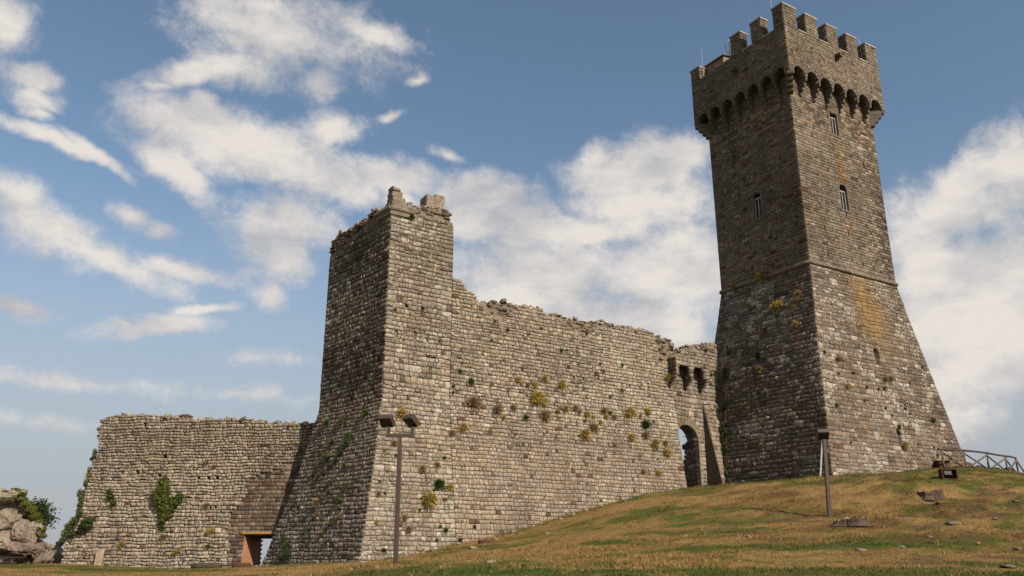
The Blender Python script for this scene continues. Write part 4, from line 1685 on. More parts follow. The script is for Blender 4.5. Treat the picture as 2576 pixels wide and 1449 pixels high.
def build_gate():
    gzz = 5.7
    gc = A0 + TM * 23.5
    t = thing('gate_wall', 'gate wall with round arch and twin-arched box machicolation between curtain wall and keep', 'wall', zat(gc, gzz))
    M = Masonry(t)
    E0, E1 = S_END - .2, 29.6
    zt = 17.4
    p = lambda s, n=0.0: A0 + TM * s + NM * n
    f = Face([zat(p(E0, -.05), 3.5), zat(p(E0, -.05), zt)], [zat(p(E1, -.05), 3.5), zat(p(E1, -.05), zt)])
    top = prof(f, [(1676, 886), (1705, 890), (1712, 884), (1722, 873), (1745, 873), (1770, 868), (1790, 866), (1815, 868), (1840, 866)], .08)
    q = f.inv(1757, 1112)
    q2 = f.inv(1722, 1074)
    SPZ = float(q[1])
    rad = 1.12
    cx = float(q[0]) - rad
    crown = SPZ + rad

    def iv(z0, z1, r=rad):
        zm = (z0 + z1) / 2
        if zm < SPZ:
            return [(cx - r, cx + r)]
        k = (zm - SPZ) / r
        return [(cx - r * math.sqrt(1 - k * k), cx + r * math.sqrt(1 - k * k))] if k < 1 else []

    def hole(s, z):
        return ((np.abs(s - cx) < rad) & (z < SPZ)) | ((s - cx) ** 2 + (z - SPZ) ** 2 < rad ** 2) & (z >= SPZ)
    RG = .52
    pits = [(float(f.inv(1695, 1016)[0]) - .18, float(f.inv(1695, 1016)[0]) + .18, float(f.inv(1695, 1016)[1]) - .28, float(f.inv(1695, 1016)[1]) + .28)]
    pits += hole_rects(f, [(1688, 992)], .2, .2)
    rb = rect_blocks(pits)
    R = lay_courses(f, 4.0, zt, .27, .36, top=top, blocked=lambda a, b: iv(a, b, rad + (RG if (a + b) / 2 > SPZ - .1 else .22)) + rb(a, b), rough=.7, gap=.014,
                    bottom=lambda s: gzz - .4)
    s, z = (R['s0'] + R['s1']) / 2, (R['z0'] + R['z1']) / 2
    C = palette(len(s), s, z, (0.30, 0.25, 0.20), .13, .02, .07, .08, .22, 71, lich=.35)
    M.face(f, R, C)
    backing('core', f, 3.5, zt, t, top=top, holes=hole, pits=rect_mask(pits), thick=1.0, inset=.038, step=.10)
    top_rubble(M, f, top, .3, 6.5, 1.3, (.26, .21, .155), 150, .17, .12)
    # voussoirs and right jamb stones
    nv = 13
    for i in range(nv):
        a0, a1 = math.pi * (i + .04) / nv, math.pi * (i + .96) / nv
        V = []
        for n in (.035, -.35):
            for aa, rr in ((a0, rad - .02), (a0, rad + RG), (a1, rad + RG), (a1, rad - .02)):
                V.append(f.P(cx - rr * math.cos(aa), SPZ + rr * math.sin(aa)) + NM * n)
        o = mesh_obj('voussoir', V, [(0, 3, 2, 1)[::-1] if False else (0, 1, 2, 3), (7, 6, 5, 4), (0, 4, 5, 1), (1, 5, 6, 2), (2, 6, 7, 3), (3, 7, 4, 0)], MAT_STONE, t,
                     np.tile(np.r_[np.array([.19, .15, .112]) * random.uniform(.85, 1.15), .05], (8, 1)))
        bevel(o, .02, 1)
    zj = 4.6
    while zj < SPZ - .05:
        h = min(random.uniform(.38, .6), SPZ - zj)
        mb = MB()
        mb.frame_box(f.P(cx + rad + .12, zj + h / 2) - NM * .15, TM * .14, NM * .2, Z3 * (h / 2 - .008))
        bevel(mb.build('jamb_stone', MAT_STONE, t, tuple(np.array([.21, .175, .133]) * random.uniform(.85, 1.1)) + (.1,)), .02, 1)
        zj += h
    # ruined wall running back from the gate passage
    rb_len = .95
    pr = p(E0 + cx + rad + .02, -.95)
    ff = Face([zat(pr, 3.6), zat(pr, 10.5)], [zat(pr - NM * 3.2, 3.6), zat(pr - NM * 3.2, 10.5)])
    # its passage side faces the arch: seen from the arch, the near end lies right
    ff = Face([zat(pr - NM * rb_len, 3.6), zat(pr - NM * rb_len, 10.5)], [zat(pr + NM * .88, 3.6), zat(pr + NM * .88, 10.5)])
    R = lay_courses(ff, 4.0, SPZ + .1, .36, .55, rough=.9, gap=.016, left=lambda z: .05 + .30 * float(vnoise(z * 2.3, 1, 8)) + max(0, z - 7.2) * .08)
    s, z = (R['s0'] + R['s1']) / 2, (R['z0'] + R['z1']) / 2
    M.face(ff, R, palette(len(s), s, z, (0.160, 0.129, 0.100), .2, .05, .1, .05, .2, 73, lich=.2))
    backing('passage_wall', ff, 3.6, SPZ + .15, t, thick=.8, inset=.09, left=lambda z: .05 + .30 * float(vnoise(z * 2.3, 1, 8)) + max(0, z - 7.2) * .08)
    # barrel of the arch
    V, Fs = [], []
    for i in range(17):
        a = math.pi * i / 16
        q_ = f.P(cx - rad * math.cos(a), SPZ + rad * math.sin(a))
        V += [q_ - NM * .05, q_ - NM * 1.05]
    for i in range(16):
        Fs.append((2 * i, 2 * i + 1, 2 * i + 3, 2 * i + 2))
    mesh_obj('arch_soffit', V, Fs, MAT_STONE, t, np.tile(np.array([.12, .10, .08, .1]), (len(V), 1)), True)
    # ---- battered buttress right of the arch
    q = f.inv(1767, 1010)
    s0, za = float(q[0]) + E0, float(q[1])
    bn = 1.38
    Lf = [zat(p(s0, bn * 1.12), gzz - .8), zat(p(s0, bn), gzz), zat(p(s0, 0.02), za)]
    Rf = [zat(p(s0 + 4.2, bn * 1.12), gzz - .8), zat(p(s0 + 4.2, bn), gzz), zat(p(s0 + 4.2, .02), za)]
    bf = Face(Lf, Rf)
    R = lay_courses(bf, gzz - .6, za, .30, .42, rough=.6, gap=.014, quoin=(True, False))
    s, z = (R['s0'] + R['s1']) / 2, (R['z0'] + R['z1']) / 2
    M.face(bf, R, palette(len(s), s, z, (0.30, 0.245, 0.19), .15, .03, .07, .06, .2, 75, lich=.45))
    backing('buttress', bf, gzz - .8, za, t, thick=.9, inset=.07)
    sf = Face([zat(p(s0, .0), gzz - .6), zat(p(s0, .0), za - .1)], [zat(p(s0, bn), gzz - .6), zat(p(s0, .06), za - .1)])
    g = MB()
    i0, i1 = zat(p(s0 - .03, -.1), gzz - .8), zat(p(s0 - .03, bn * 1.12 + .05), gzz - .8)
    i2 = zat(p(s0 - .03, -.1), za + .15)
    j = [x + TM * 1.0 for x in (i0, i1, i2)]
    g.add([i0, i1, i2] + j, [(0, 1, 2), (3, 5, 4), (0, 3, 4, 1), (1, 4, 5, 2), (2, 5, 3, 0)])
    g.build('buttress_flank', MAT_STONE, t, (.105, .084, .064, .05))  # dark tint paints in the shade of this left-facing side
    # ---- box machicolation with two arches
    BN = .78
    l0 = float(f.inv(1676, 905)[0]) + E0 + .1
    r0 = l0 + 3.35
    ztop = float(f.inv(1690, 893)[1]) - .3
    mk = lambda s_, n_: zat(p(s_, n_), 0)
    bx = Face([zat(p(l0, BN), 11.6), zat(p(l0, BN), ztop)], [zat(p(r0, BN), 11.6), zat(p(r0, BN), ztop)])
    ar = [bx.inv((2600 + 568 / 4.14) * .6289, (1300 + 645 / 4.14) * .6289), bx.inv((2600 + 812 / 4.14) * .6289, (1300 + 683 / 4.14) * .6289)]
    wa = .60
    csx = [float(a[0]) for a in ar]
    czr = float(ar[0][1] + ar[1][1]) / 2
    zsp = czr - wa
    zbot = zsp - .26

    def biv(z0, z1, ro=0.0):
        zm = (z0 + z1) / 2
        r_ = wa + ro
        if zm < zsp:
            return [(c - r_, c + r_) for c in csx]
        k = (zm - zsp) / r_
        return [(c - r_ * math.sqrt(1 - k * k), c + r_ * math.sqrt(1 - k * k)) for c in csx] if k < 1 else []

    def bh(s, z):
        m = np.zeros(s.shape, bool)
        for c in csx:
            m |= (np.abs(s - c) < wa) & (z < zsp) | ((s - c) ** 2 + (z - zsp) ** 2 < wa ** 2) & (z >= zsp)
        return m
    R = lay_courses(bx, zbot, ztop, .26, .34, blocked=lambda a, b: biv(a, b, .03), rough=.5, gap=.012, quoin=(True, True))
    s, z = (R['s0'] + R['s1']) / 2, (R['z0'] + R['z1']) / 2
    M.face(bx, R, palette(len(s), s, z, (0.30, 0.245, 0.19), .13, .02, .05, .08, .15, 78, lich=.3))
    backing('machicolation', bx, zbot, ztop, t, holes=bh, thick=.42, inset=.05, step=.07)
    for (a, b) in ((mk(l0, 0), mk(l0, BN)), (mk(r0, BN), mk(r0, 0))):
        ff = Face([zat(a, zbot), zat(a, ztop)], [zat(b, zbot), zat(b, ztop)])
        R = lay_courses(ff, zbot, ztop, .27, .36, rough=.5, gap=.012)
        s, z = (R['s0'] + R['s1']) / 2, (R['z0'] + R['z1']) / 2
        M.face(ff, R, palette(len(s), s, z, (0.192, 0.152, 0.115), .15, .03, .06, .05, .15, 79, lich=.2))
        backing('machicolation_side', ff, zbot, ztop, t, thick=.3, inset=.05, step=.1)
    g = MB()
    g.frame_box(zat(p((l0 + r0) / 2, BN / 2 - .05), ztop - .14), TM * (r0 - l0) / 2 * .99, NM * (BN / 2), Z3 * .12)
    g.build('machicolation_roof', MAT_MORTAR, t)
    mid = (csx[0] + csx[1]) / 2
    for c in (csx[0] - wa - .22, mid, csx[1] + wa + .22):
        g = MB()
        for i in range(3):
            pj = BN * (i + 1) / 3
            zt_ = zbot - .25 * (2 - i)
            c0 = zat(p(l0 + c, pj / 2 - .1), zt_ - .12)
            g.frame_box(c0, TM * .125, NM * (pj / 2 + .1), Z3 * .12)
        bevel(g.build('corbel', MAT_STONE, t, (0.140, 0.115, 0.087, .2)), .1, 3)
    M.finish()
    # iron hook beside the arch
    g = MB()
    a = f.P(*f.inv(1696, 1101)) + NM * .75
    g.tube([a, a + TM * .28 + NM * .02, a + TM * .42 + Z3 * .06, a + TM * .48, a + TM * .40 - Z3 * .05, a + TM * .26 - Z3 * .02], .02, 6)
    o = g.build('iron_hook', MAT_RUST)
    tag(o, 'small black iron hook jutting from the curtain wall end at the gate arch', 'hook')
    return f, p


def build_left_wall():
    t = thing('ruined_wall', 'broad ruined wall with ragged left end and brick-lined doorway behind the ruined tower', 'wall', zat(LW0 - TLW * 8, LW0[2]))
    M = Masonry(t)
    p = lambda s, n=0.0: LW0 + TLW * s + NLW * n
    E0, E1 = -16.5, 4.2
    zt = 12.2
    ed = lambda s: [zat(p(s, .75), -0.6), zat(p(s, .55), .9), zat(p(s, .18), 4.2), zat(p(s, 0), 7.0), zat(p(s, 0), zt)]
    f = Face(ed(E0), ed(E1))
    D6 = lambda x, y: (x / 1.9815 * .6289, (1600 + y / 1.9815) * .6289)
    top = prof(f, [D6(760, 240), D6(800, 190), D6(830, 140), D6(870, 128), D6(950, 122), D6(975, 110), D6(1150, 118), D6(1400, 132), D6(1700, 143), D6(1830, 150), D6(2100, 162),
                   D6(2340, 182), D6(2480, 185), D6(2700, 190)], .10)
    lp = np.array([f.inv(*D6(*q)) for q in ((830, 135), (775, 240), (790, 330), (765, 400), (745, 470), (710, 590), (690, 640), (650, 740), (625, 830), (590, 950), (540, 1050), (520, 1150), (500, 1250), (480, 1330))])
    lp = lp[np.argsort(lp[:, 1])]

    def left(z):
        return float(np.interp(z, lp[:, 1], lp[:, 0])) + .25 * (float(vnoise(z * 3.1, 4, 6)) - .5)
    put = hole_rects(f, [D6(972, 578), D6(1090, 583), D6(1268, 590), D6(1577, 617), D6(1655, 620), D6(1722, 622), D6(1310, 447), D6(1150, 205), D6(2172, 600)], .2, .22)
    # doorway
    dl = f.inv(*D6(1930, 1150))
    dt = f.inv(*D6(1955, 1048))
    DL, DT = float(dl[0]), float(dt[1])
    DR = DL + 2.6
    door = [(DL, DR, -2, DT)]
    # repaired patch above and left of the doorway
    edge = np.array([f.inv(*D6(*q)) for q in ((1800, 1340), (1800, 1250), (1805, 1000), (1830, 950), (1850, 890), (1870, 870), (1935, 800), (1955, 740), (1955, 650), (2000, 630), (2065, 590), (2130, 480), (2200, 505), (2340, 515))])
    es = edge[np.argsort(edge[:, 1])]
    zmaxp = es[-1, 1]

    def patch(s, z):
        return (z < zmaxp - .1) & (s > np.interp(z, es[:, 1], es[:, 0]))
    gb = gbot(f, 1.0)
    R = lay_courses(f, -.3, zt, .195, .235, top=top, left=left, bottom=gb, blocked=rect_blocks(put + door), rough=.95, gap=.016, wj=(.5, 1.7), hj=.25)
    s, z = (R['s0'] + R['s1']) / 2, (R['z0'] + R['z1']) / 2
    m = ~patch(s, z)
    R = {k: v[m] for k, v in R.items()}
    s, z = s[m], z[m]
    R['d'] = R['d'] + .05
    C = palette(len(s), s, z, np.array(LIGHTSTONE) * 1.0, .12, .010, .06, .10, .22, 81, lich=.45)
    M.face(f, R, C, 1.6)
    R = lay_courses(f, -.3, float(zmaxp) + .1, .23, .33, bottom=gb, blocked=rect_blocks(door), rough=.4, gap=.012, wj=(.65, 1.3), hj=.08)
    s, z = (R['s0'] + R['s1']) / 2, (R['z0'] + R['z1']) / 2
    m = patch(s, z)
    R = {k: v[m] for k, v in R.items()}
    s, z = s[m], z[m]
    n = len(s)
    cols = np.array([[.185, .132, .096], [.145, .106, .080], [.11, .088, .075], [.24, .185, .142], [.145, .076, .052], [.075, .064, .059], [.27, .225, .178]])
    pk = RNG.choice(7, n, p=[.26, .22, .15, .15, .07, .06, .09])
    C = np.c_[cols[pk] * .72 * np.exp(RNG.normal(0, .1, n))[:, None], np.full(n, .02)]
    M.face(f, R, C, .4)
    backing('core', f, -.6, zt, t, top=top, left=left, holes=rect_mask([(DL - .02, DR, -5, DT)]), pits=rect_mask(put), thick=2.4, inset=.036, mat=MAT_MORTAR)
    # ragged rubble down the broken left end and along the top
    zz = RNG.uniform(.8, 10.2, 420)
    ss = np.array([left(q) for q in zz])
    dd = RNG.uniform(0.1, 2.2, 420)
    P_ = f.P(ss + RNG.normal(0.02, .10, 420) - dd * .05, zz) - NLW * dd[:, None]
    rubble(M, P_, np.full(420, .19), (.24, .20, .155))
    a = float(f.inv(*D6(800, 190))[0])
    top_rubble(M, f, lambda s_: top(s_) - .05, a, float(f.sR(8)) - .3, 1.8, (.31, .27, .215), 380, .15, .07)
    M.finish()
    # a dark block lying on top
    # brick lining and lintel of the doorway
    q0 = p(E0 + DL, .35)
    zb = LW0[2] - .6
    fbase = lambda z_: f.P(DL, z_)
    V = [fbase(zb) - NLW * .05, fbase(DT) - NLW * .05, fbase(DT) - NLW * 2.42, fbase(zb) - NLW * 2.9]
    V = [v + TLW * .015 for v in V]
    V += [v - TLW * .2 for v in V]
    br = mesh_obj('brick_jamb', V, [(0, 1, 2, 3), (7, 6, 5, 4), (0, 3, 7, 4), (1, 0, 4, 5), (2, 1, 5, 6), (3, 2, 6, 7)], MAT_BRICK, t)
    uv = br.data.uv_layers.new(name='UVMap')
    for l in br.data.loops:
        v = br.data.vertices[l.vertex_index].co
        uv.data[l.index].uv = (float(np.dot(np.array(v) - LW0, NLW)), v.z)
    # toothed rear edge of the lining
    for i in range(9):
        g = MB()
        g.frame_box(fbase(DT - .2 - i * .26) - NLW * 2.5 - NLW * .05 * i * .4, TLW * .08, NLW * .10, Z3 * .055)
        g.build('brick', simple_mat('brick_tooth', (.24, .10, .06), .95) if i == 0 else bpy.data.materials['brick_tooth'], t)
    g = MB()
    cl = f.P((DL + DR) / 2, DT - .04)
    g.frame_box(cl - NLW * .75, TLW * 1.45, NLW * .88, Z3 * .065)
    g.build('lintel', simple_mat('timber_lintel', (.36, .20, .075), .85, var=.3), t)
    g = MB()
    g.frame_box(cl - NLW * 1.95, TLW * 1.4, NLW * .3, Z3 * .06)
    g.build('lintel', bpy.data.materials['timber_lintel'], t)
    return f, p


ST_R, ST_L = build_corner_tower()
CURT = build_curtain()
GATE, gate_p = build_gate()
LWALL, lw_p = build_left_wall()


# ================================================================== lamps
def lamp_head(parent, c, yaw, tilt=50, w=.50, h=.48, d=.17):
    ya, ti = math.radians(yaw), math.radians(tilt)
    nb = np.array([math.sin(ya) * math.cos(ti), -math.cos(ya) * math.cos(ti), -math.sin(ti)])
    r = np.array([math.cos(ya), math.sin(ya), 0])
    u = np.cross(r, nb)
    u = u if u[2] > 0 else -u
    g = MB()
    c = np.asarray(c)
    f_, b_ = 1.0, .86
    V = []
    for dn, k in ((d / 2, b_), (-d / 2, f_)):
        for sx, sy in ((-1, -1), (1, -1), (1, 1), (-1, 1)):
            V.append(c + nb * dn + r * sx * w / 2 * k + u * sy * h / 2 * k)
    g.add(V, [(0, 1, 2, 3), (7, 6, 5, 4), (0, 4, 5, 1), (1, 5, 6, 2), (2, 6, 7, 3), (3, 7, 4, 0)])
    hd = bevel(g.build('lamp_head', MAT_LAMP, parent), .015)
    g = MB()
    g.frame_box(c - nb * (d / 2 + .012), r * w * .44, u * h * .44, nb * .01)
    g.build('lens', MAT_LENS, hd)
    g = MB()
    g.frame_box(c + nb * (d / 2 + .004), r * w * .36, u * h * .36, nb * .006)
    g.build('shade_panel', MAT_LENS, hd)  # dark panel painting in the shade on the head's downturned back
    return hd


def lamp_double():
    b = at(995, 1411, 28.0)
    b[2] = float(zground(b[0], b[1])) - .05
    t = thing('floodlight_post', 'brown twin-headed floodlight post standing before the ruined tower', 'floodlight', b)
    top = at(1006, 1121, 28.0)
    nk = at(1007, 1100, 28.0)[2]
    x, y = b[0], b[1]
    H = top[2]
    k = np.array([top[0] - b[0], 0, 0]) / (H - b[2])
    P = lambda z: np.array([x, y, z]) + k * (z - b[2])
    g = MB()
    c = (P(b[2]) + P(H)) / 2
    ax = P(H) - P(b[2])
    g.frame_box(c, RT * .072, np.array([0, .072, 0]), ax / 2)
    bevel(g.build('post', MAT_LAMP, t), .012)
    g = MB()
    g.frame_box((P(H) + P(nk)) / 2 + Z3 * .02, RT * .045, np.array([0, .045, 0]), (P(nk) - P(H)) / 2 + Z3 * .03)
    g.build('neck', MAT_LAMP, t)
    g = MB()
    g.frame_box(P(b[2] + .08), RT * .15, np.array([0, .15, 0]), Z3 * .015)
    g.build('base_plate', MAT_LAMP, t)
    cb = P(nk + .06)
    g = MB()
    g.frame_box(cb, RT * .47, np.array([0, .06, 0]), Z3 * .06)
    bevel(g.build('crossbar', MAT_LAMP, t), .01)
    for sx, yaw in ((-.40, -14), (.40, -40)):
        g = MB()
        g.frame_box(cb + RT * sx + Z3 * .17, RT * .055, np.array([0, .05, 0]), Z3 * .12)
        g.build('bracket', MAT_LAMP, t)
        lamp_head(t, cb + RT * (sx - .02 + (-.06 if sx < 0 else -.03)) + Z3 * .47, yaw)


def lamp_single():
    b = at(2087, 1300, 40.0)
    b[2] = float(zground(b[0], b[1])) - .05
    t = thing('floodlight_post', 'brown single-headed floodlight post on the slope in front of the keep', 'floodlight', b)
    top = at(2073, 1106, 40.0)
    P = lambda z: b + (np.array([top[0] - b[0], 0, 0])) * (z - b[2]) / (top[2] - b[2]) + Z3 * (z - b[2])
    g = MB()
    g.frame_box((P(b[2]) + P(top[2])) / 2, RT * .085, np.array([0, .085, 0]), (P(top[2]) - P(b[2])) / 2)
    bevel(g.build('post', MAT_LAMP, t), .015)
    lamp_head(t, P(top[2]) + Z3 * .24 - RT * .02, -8, 50, .58, .56, .20)


lamp_double()
lamp_single()

# pale pipe leaning at the near corner of the keep
g = MB()
pb = onplane(2063, 1206, K0 + nKL * .25, KL_AZ)
pt = onplane(2068.5, 1103, K0 - nKL * .35, KL_AZ)
g.tube([pb, pt], .055, 8)
tag(g.build('metal_pipe', MAT_STEEL), 'pale upright metal pipe at the shaded foot of the keep\'s near corner', 'pipe')


# ================================================================== fence and things on the hill
def build_fence():
    c2 = lambda x, y: ((3650 + x / 4.139) * .6289, (1750 + y / 4.139) * .6289)
    tops = [(500, 212), (860, 230), (1262, 270), (1548, 322), (1762, 352)]
    bots = [(528, 515), (890, 505), (1272, 520), (1578, 552), (1750, 585)]
    Ys = [54.5, 56.3, 58.4, 60.0, 61.2]
    T_, B_ = [], []
    for a, b, Y in zip(tops, bots, Ys):
        q = at(*c2(*b), Y)
        p = at(*c2(*a), Y)
        z = float(zground(q[0], q[1]))
        B_.append(np.array([q[0], q[1], z - .25]))
        T_.append(np.array([q[0], q[1], max(p[2], z + .9)]))
    t = thing('wooden_fence', 'rustic pole fence with crossed diagonal braces on the crest beside the keep', 'fence', B_[2])
    for a, b in zip(T_, B_):
        g = MB()
        g.tube([b, lerp(b, a, .5) + RNG.normal(0, .015, 3), a], [.075, .07, .065], 8)
        g.build('post', MAT_WOOD, t, smooth=True)
    ext = T_[-1] + np.array([.9, .9, -.15])
    rail = [T_[0] + np.array([-.35, -.25, .06])] + [p + Z3 * .06 for p in T_]
    for i in range(len(rail) - 1):
        g = MB()
        m = lerp(rail[i], rail[i + 1], .5) + RNG.normal(0, .02, 3)
        g.tube([rail[i], m, rail[i + 1] + (rail[i + 1] - rail[i]) * .02], [.07, .068, .066], 8)
        g.build('rail', MAT_WOODRED, t, smooth=True)
    fr = np.array([.0, -.09, 0])
    for i in range(4):
        lo0, lo1 = B_[i] + Z3 * .28, B_[i + 1] + Z3 * .28
        g = MB()
        g.tube([lo0 + fr + (lo1 - lo0) * .06, T_[i + 1] + fr - Z3 * .06], .058, 7)
        g.build('brace', MAT_WOOD, t, smooth=True)
        g = MB()
        g.tube([T_[i] - fr * .6 - Z3 * .1, lo1 - fr * .6 - (lo1 - lo0) * .06], .052, 7)
        g.build('brace', MAT_WOODRED, t, smooth=True)
    g = MB()
    g.tube([T_[-1] - Z3 * .05, B_[-1] + np.array([.75, .1, .0])], .06, 7)
    g.build('brace', MAT_WOOD, t, smooth=True)
    # rusty box and blocks behind the fence
    q = at(*c2(510, 510), 57.0)
    z = float(zground(q[0], q[1]))
    bx = thing('rusty_box', 'rust-red sheet metal box behind the first post of the pole fence', 'box', (q[0], q[1], z))
    g = MB()
    g.frame_box((q[0], q[1], z + .22), RT * .36, np.array([0, .3, 0]), Z3 * .26)
    bevel(g.build('body', simple_mat('rust_red', (.105, .036, .018), .85, var=.4, scale=4), bx), .02)
    g = MB()
    g.frame_box((q[0] - .02, q[1], z + .50), RT * .42, np.array([0, .34, 0]), Z3 * .025)
    g.build('lid', MAT_RUST, bx)
    for (x, y, w, lab) in ((890, 470, .55, 'dark heap of stone behind the second fence post'), (1110, 500, .42, 'dark stone block between the second and third fence posts'),
                           (1375, 515, .35, 'small dark stone beyond the fence after the third post'), (1600, 540, .45, 'low dark stone block beside the fourth fence post')):
        q = at(*c2(x, y), 62.5)
        rock_thing('stone_block', lab, np.array([q[0], q[1], q[2] - .1]), (w, .4, w * .75), (.10, .08, .07), 'stone', seed=int(x))
    return t


def ico(sub):
    import bmesh
    bm = bmesh.new()
    bmesh.ops.create_icosphere(bm, subdivisions=sub, radius=1.0)
    V = np.array([v.co[:] for v in bm.verts])
    F_ = [tuple(v.index for v in f.verts) for f in bm.faces]
    bm.free()
    return V, F_


ICO = {k: ico(k) for k in (2, 3, 4)}


def rock_shape(size, seed, sub=3, sharp=.24, flat=0.0):
    V, F_ = ICO[sub]
    r = np.random.default_rng(seed)
    V = V.copy()
    # cut by random planes to give broken facets
    for _ in range(13):
        n = r.normal(0, 1, 3)
        n /= np.linalg.norm(n)
        d = r.uniform(.62, .92)
        k = V @ n
        V = V - n[None] * np.maximum(k - d, 0)[:, None] * .92
    o = r.uniform(0, 50, 3)
    nz = fbm(V[:, 0] * 2.2 + o[0] + V[:, 2] * 1.3, V[:, 1] * 2.2 + o[1] - V[:, 2] * 1.7, seed % 97, 4) - .5
    nz2 = fbm(V[:, 0] * 6 + o[2] + V[:, 2] * 4, V[:, 1] * 6 + V[:, 2] * 5, seed % 89 + 3, 3) - .5
    cr = fbm(V[:, 0] * 3.1 + o[1] + V[:, 2] * 2.2, V[:, 1] * 3.1 + V[:, 2] * 2.6 + o[0], seed % 83 + 5, 3)
    crack = np.exp(-((cr - .5) / .025) ** 2)
    V = V * (1 + nz[:, None] * sharp + np.abs(nz2)[:, None] * -.30 - crack[:, None] * .07)
    return V * np.asarray(size)[None], F_


def rock_mat(color):
    key = 'rock_%02d_%02d_%02d' % tuple(int(c * 100) for c in color)
    m = bpy.data.materials.get(key)
    if m is None:
        m, nt, b = new_mat(key)
        n1 = add_noise(nt, 1.1, 6, .65)
        n2 = add_noise(nt, 5.0, 6, .7)
        color = tuple(q * .62 for q in color)
        c = mixc(nt, 'MULTIPLY', 1.0, color, ramp(nt, n1, [(.3, .62), (.55, 1.0), (.75, 1.3)]))
        c = mixc(nt, 'MULTIPLY', 1.0, c, ramp(nt, n2, [(.3, .6), (.5, 1.0), (.7, 1.3)]))
        nt.links.new(c, b.inputs['Base Color'])
        b.inputs['Roughness'].default_value = .95
        b.inputs['Specular IOR Level'].default_value = .1
        bump(nt, b, n2, 1.0, .05)
    return m


def rock_thing(name, label, pos, size, color, cat, seed=1, rot=0.0, tilt=(0, 0), sub=3, group=None, parent=None):
    V, F_ = rock_shape(size, seed, sub)
    a = rot
    R_ = np.array(Matrix.Rotation(a, 3, 'Z') @ Matrix.Rotation(tilt[0], 3, 'X') @ Matrix.Rotation(tilt[1], 3, 'Y'))
    V = V @ R_.T
    o = mesh_obj(name, V + np.asarray(pos) if parent is not None else V, F_, rock_mat(color), parent)
    if parent is None:
        o.location = tuple(float(x) for x in pos)
        tag(o, label, cat, group)
    return o


build_fence()


def build_floodbox():
    c2 = lambda x, y: ((3650 + x / 4.139) * .6289, (1750 + y / 4.139) * .6289)
    Y = 46.5
    q = at(*c2(607, 722), Y)
    z = float(zground(q[0], q[1])) - .03
    t = thing('ground_floodlight', 'square rusty ground floodlight housing on the grass below the pole fence', 'floodlight', (q[0], q[1], z))
    w, h, d = .42, .27, .22
    c = np.array([q[0], q[1], z + h])
    mb = MB()
    YY = np.array([0, 1.0, 0])
    mb.frame_box(c + Z3 * h, RT * w, YY * d, Z3 * .025)
    mb.frame_box(c - Z3 * h, RT * w, YY * d, Z3 * .03)
    for sx in (-1, 1):
        mb.frame_box(c + RT * sx * (w - .025), RT * .026, YY * d * .99, Z3 * (h - .02))
    mb.build('frame', MAT_RUST, t)
    mb = MB()
    mb.frame_box(c + YY * d * .93, RT * (w - .04), YY * .012, Z3 * (h - .03))
    mb.build('back_plate', simple_mat('dull_plate', (.075, .06, .045), .8), t)
    mb = MB()
    mb.frame_box(c + Z3 * .04 - RT * .04, RT * .22, (YY * .8 - Z3 * .5) * .09, (Z3 * .8 + YY * .5) * .13)
    lm = bevel(mb.build('lamp_body', MAT_LENS, t), .02)
    mb = MB()
    mb.frame_box(c + Z3 * .15 - YY * .06 - RT * .04, RT * .2, YY * .03, Z3 * .045)
    mb.build('lamp_cover', MAT_STEEL, lm)


build_floodbox()


def stump(label, u, v, Y, w, h, seed, tilt=(0, 0)):
    q = at(u, v, Y)
    z = float(zground(q[0], q[1]))
    t = thing('tree_stump', label, 'stump', (q[0], q[1], z))
    r = np.random.default_rng(seed)
    n = 64
    ang = np.linspace(0, 2 * math.pi, n, endpoint=False)
    lob = 1 + .10 * np.sin(ang * 3 + seed) + .07 * np.sin(ang * 5 + 2 * seed) + .03 * np.abs(np.sin(ang * 8 + seed)) + r.normal(0, .02, n)
    V, Fs = [], []
    lev = [(-.5, 1.22), (.0, 1.08), (.25, 1.02), (.6, 1.0), (.9, .98), (1.0, .93)]
    for (zz, rr) in lev:
        k = rr * lob * (1 + r.normal(0, .02, n)) * w / 2
        x, y = np.cos(ang) * k, np.sin(ang) * k * .8
        zt = zz * h + (x * tilt[0] + y * tilt[1] + r.normal(0, .02, n) + .03 * np.sin(ang * 2 + seed) + .02 * np.sin(ang * 7)) * max(0, zz)
        V += list(np.c_[q[0] + x, q[1] + y, z + zt])
    m = len(lev)
    for i in range(m - 1):
        for k in range(n):
            Fs.append((i * n + k, i * n + (k + 1) % n, (i + 1) * n + (k + 1) % n, (i + 1) * n + k))
    mesh_obj('bark', V, Fs, MAT_STUMP, t)
    topv = [np.array(p) for p in V[-n:]]
    c = np.mean(topv, 0)
    V2 = [lerp(p, c, .04) + Z3 * .012 for p in topv] + [lerp(p, c, .5) + Z3 * r.normal(-.01, .03) for p in topv] + [c - Z3 * .02]
    Fs = []
    for k in range(n):
        Fs.append((k, (k + 1) % n, n + (k + 1) % n, n + k))
        Fs.append((n + k, n + (k + 1) % n, 2 * n))
    mesh_obj('cut_top', V2, Fs, MAT_STUMPTOP, t)


c4 = lambda x, y: ((3200 + x / 2.875) * .6289, (1850 + y / 2.875) * .6289)
stump('broad low grey tree stump below the ground floodlight', *c4(1490, 362), 42.3, 1.15, .30, 3, (.03, 0))
stump('wide rotten tree stump on a mound near the single-headed floodlight', *c4(590, 705), 35.6, 1.30, .20, 5, (.10, .0))

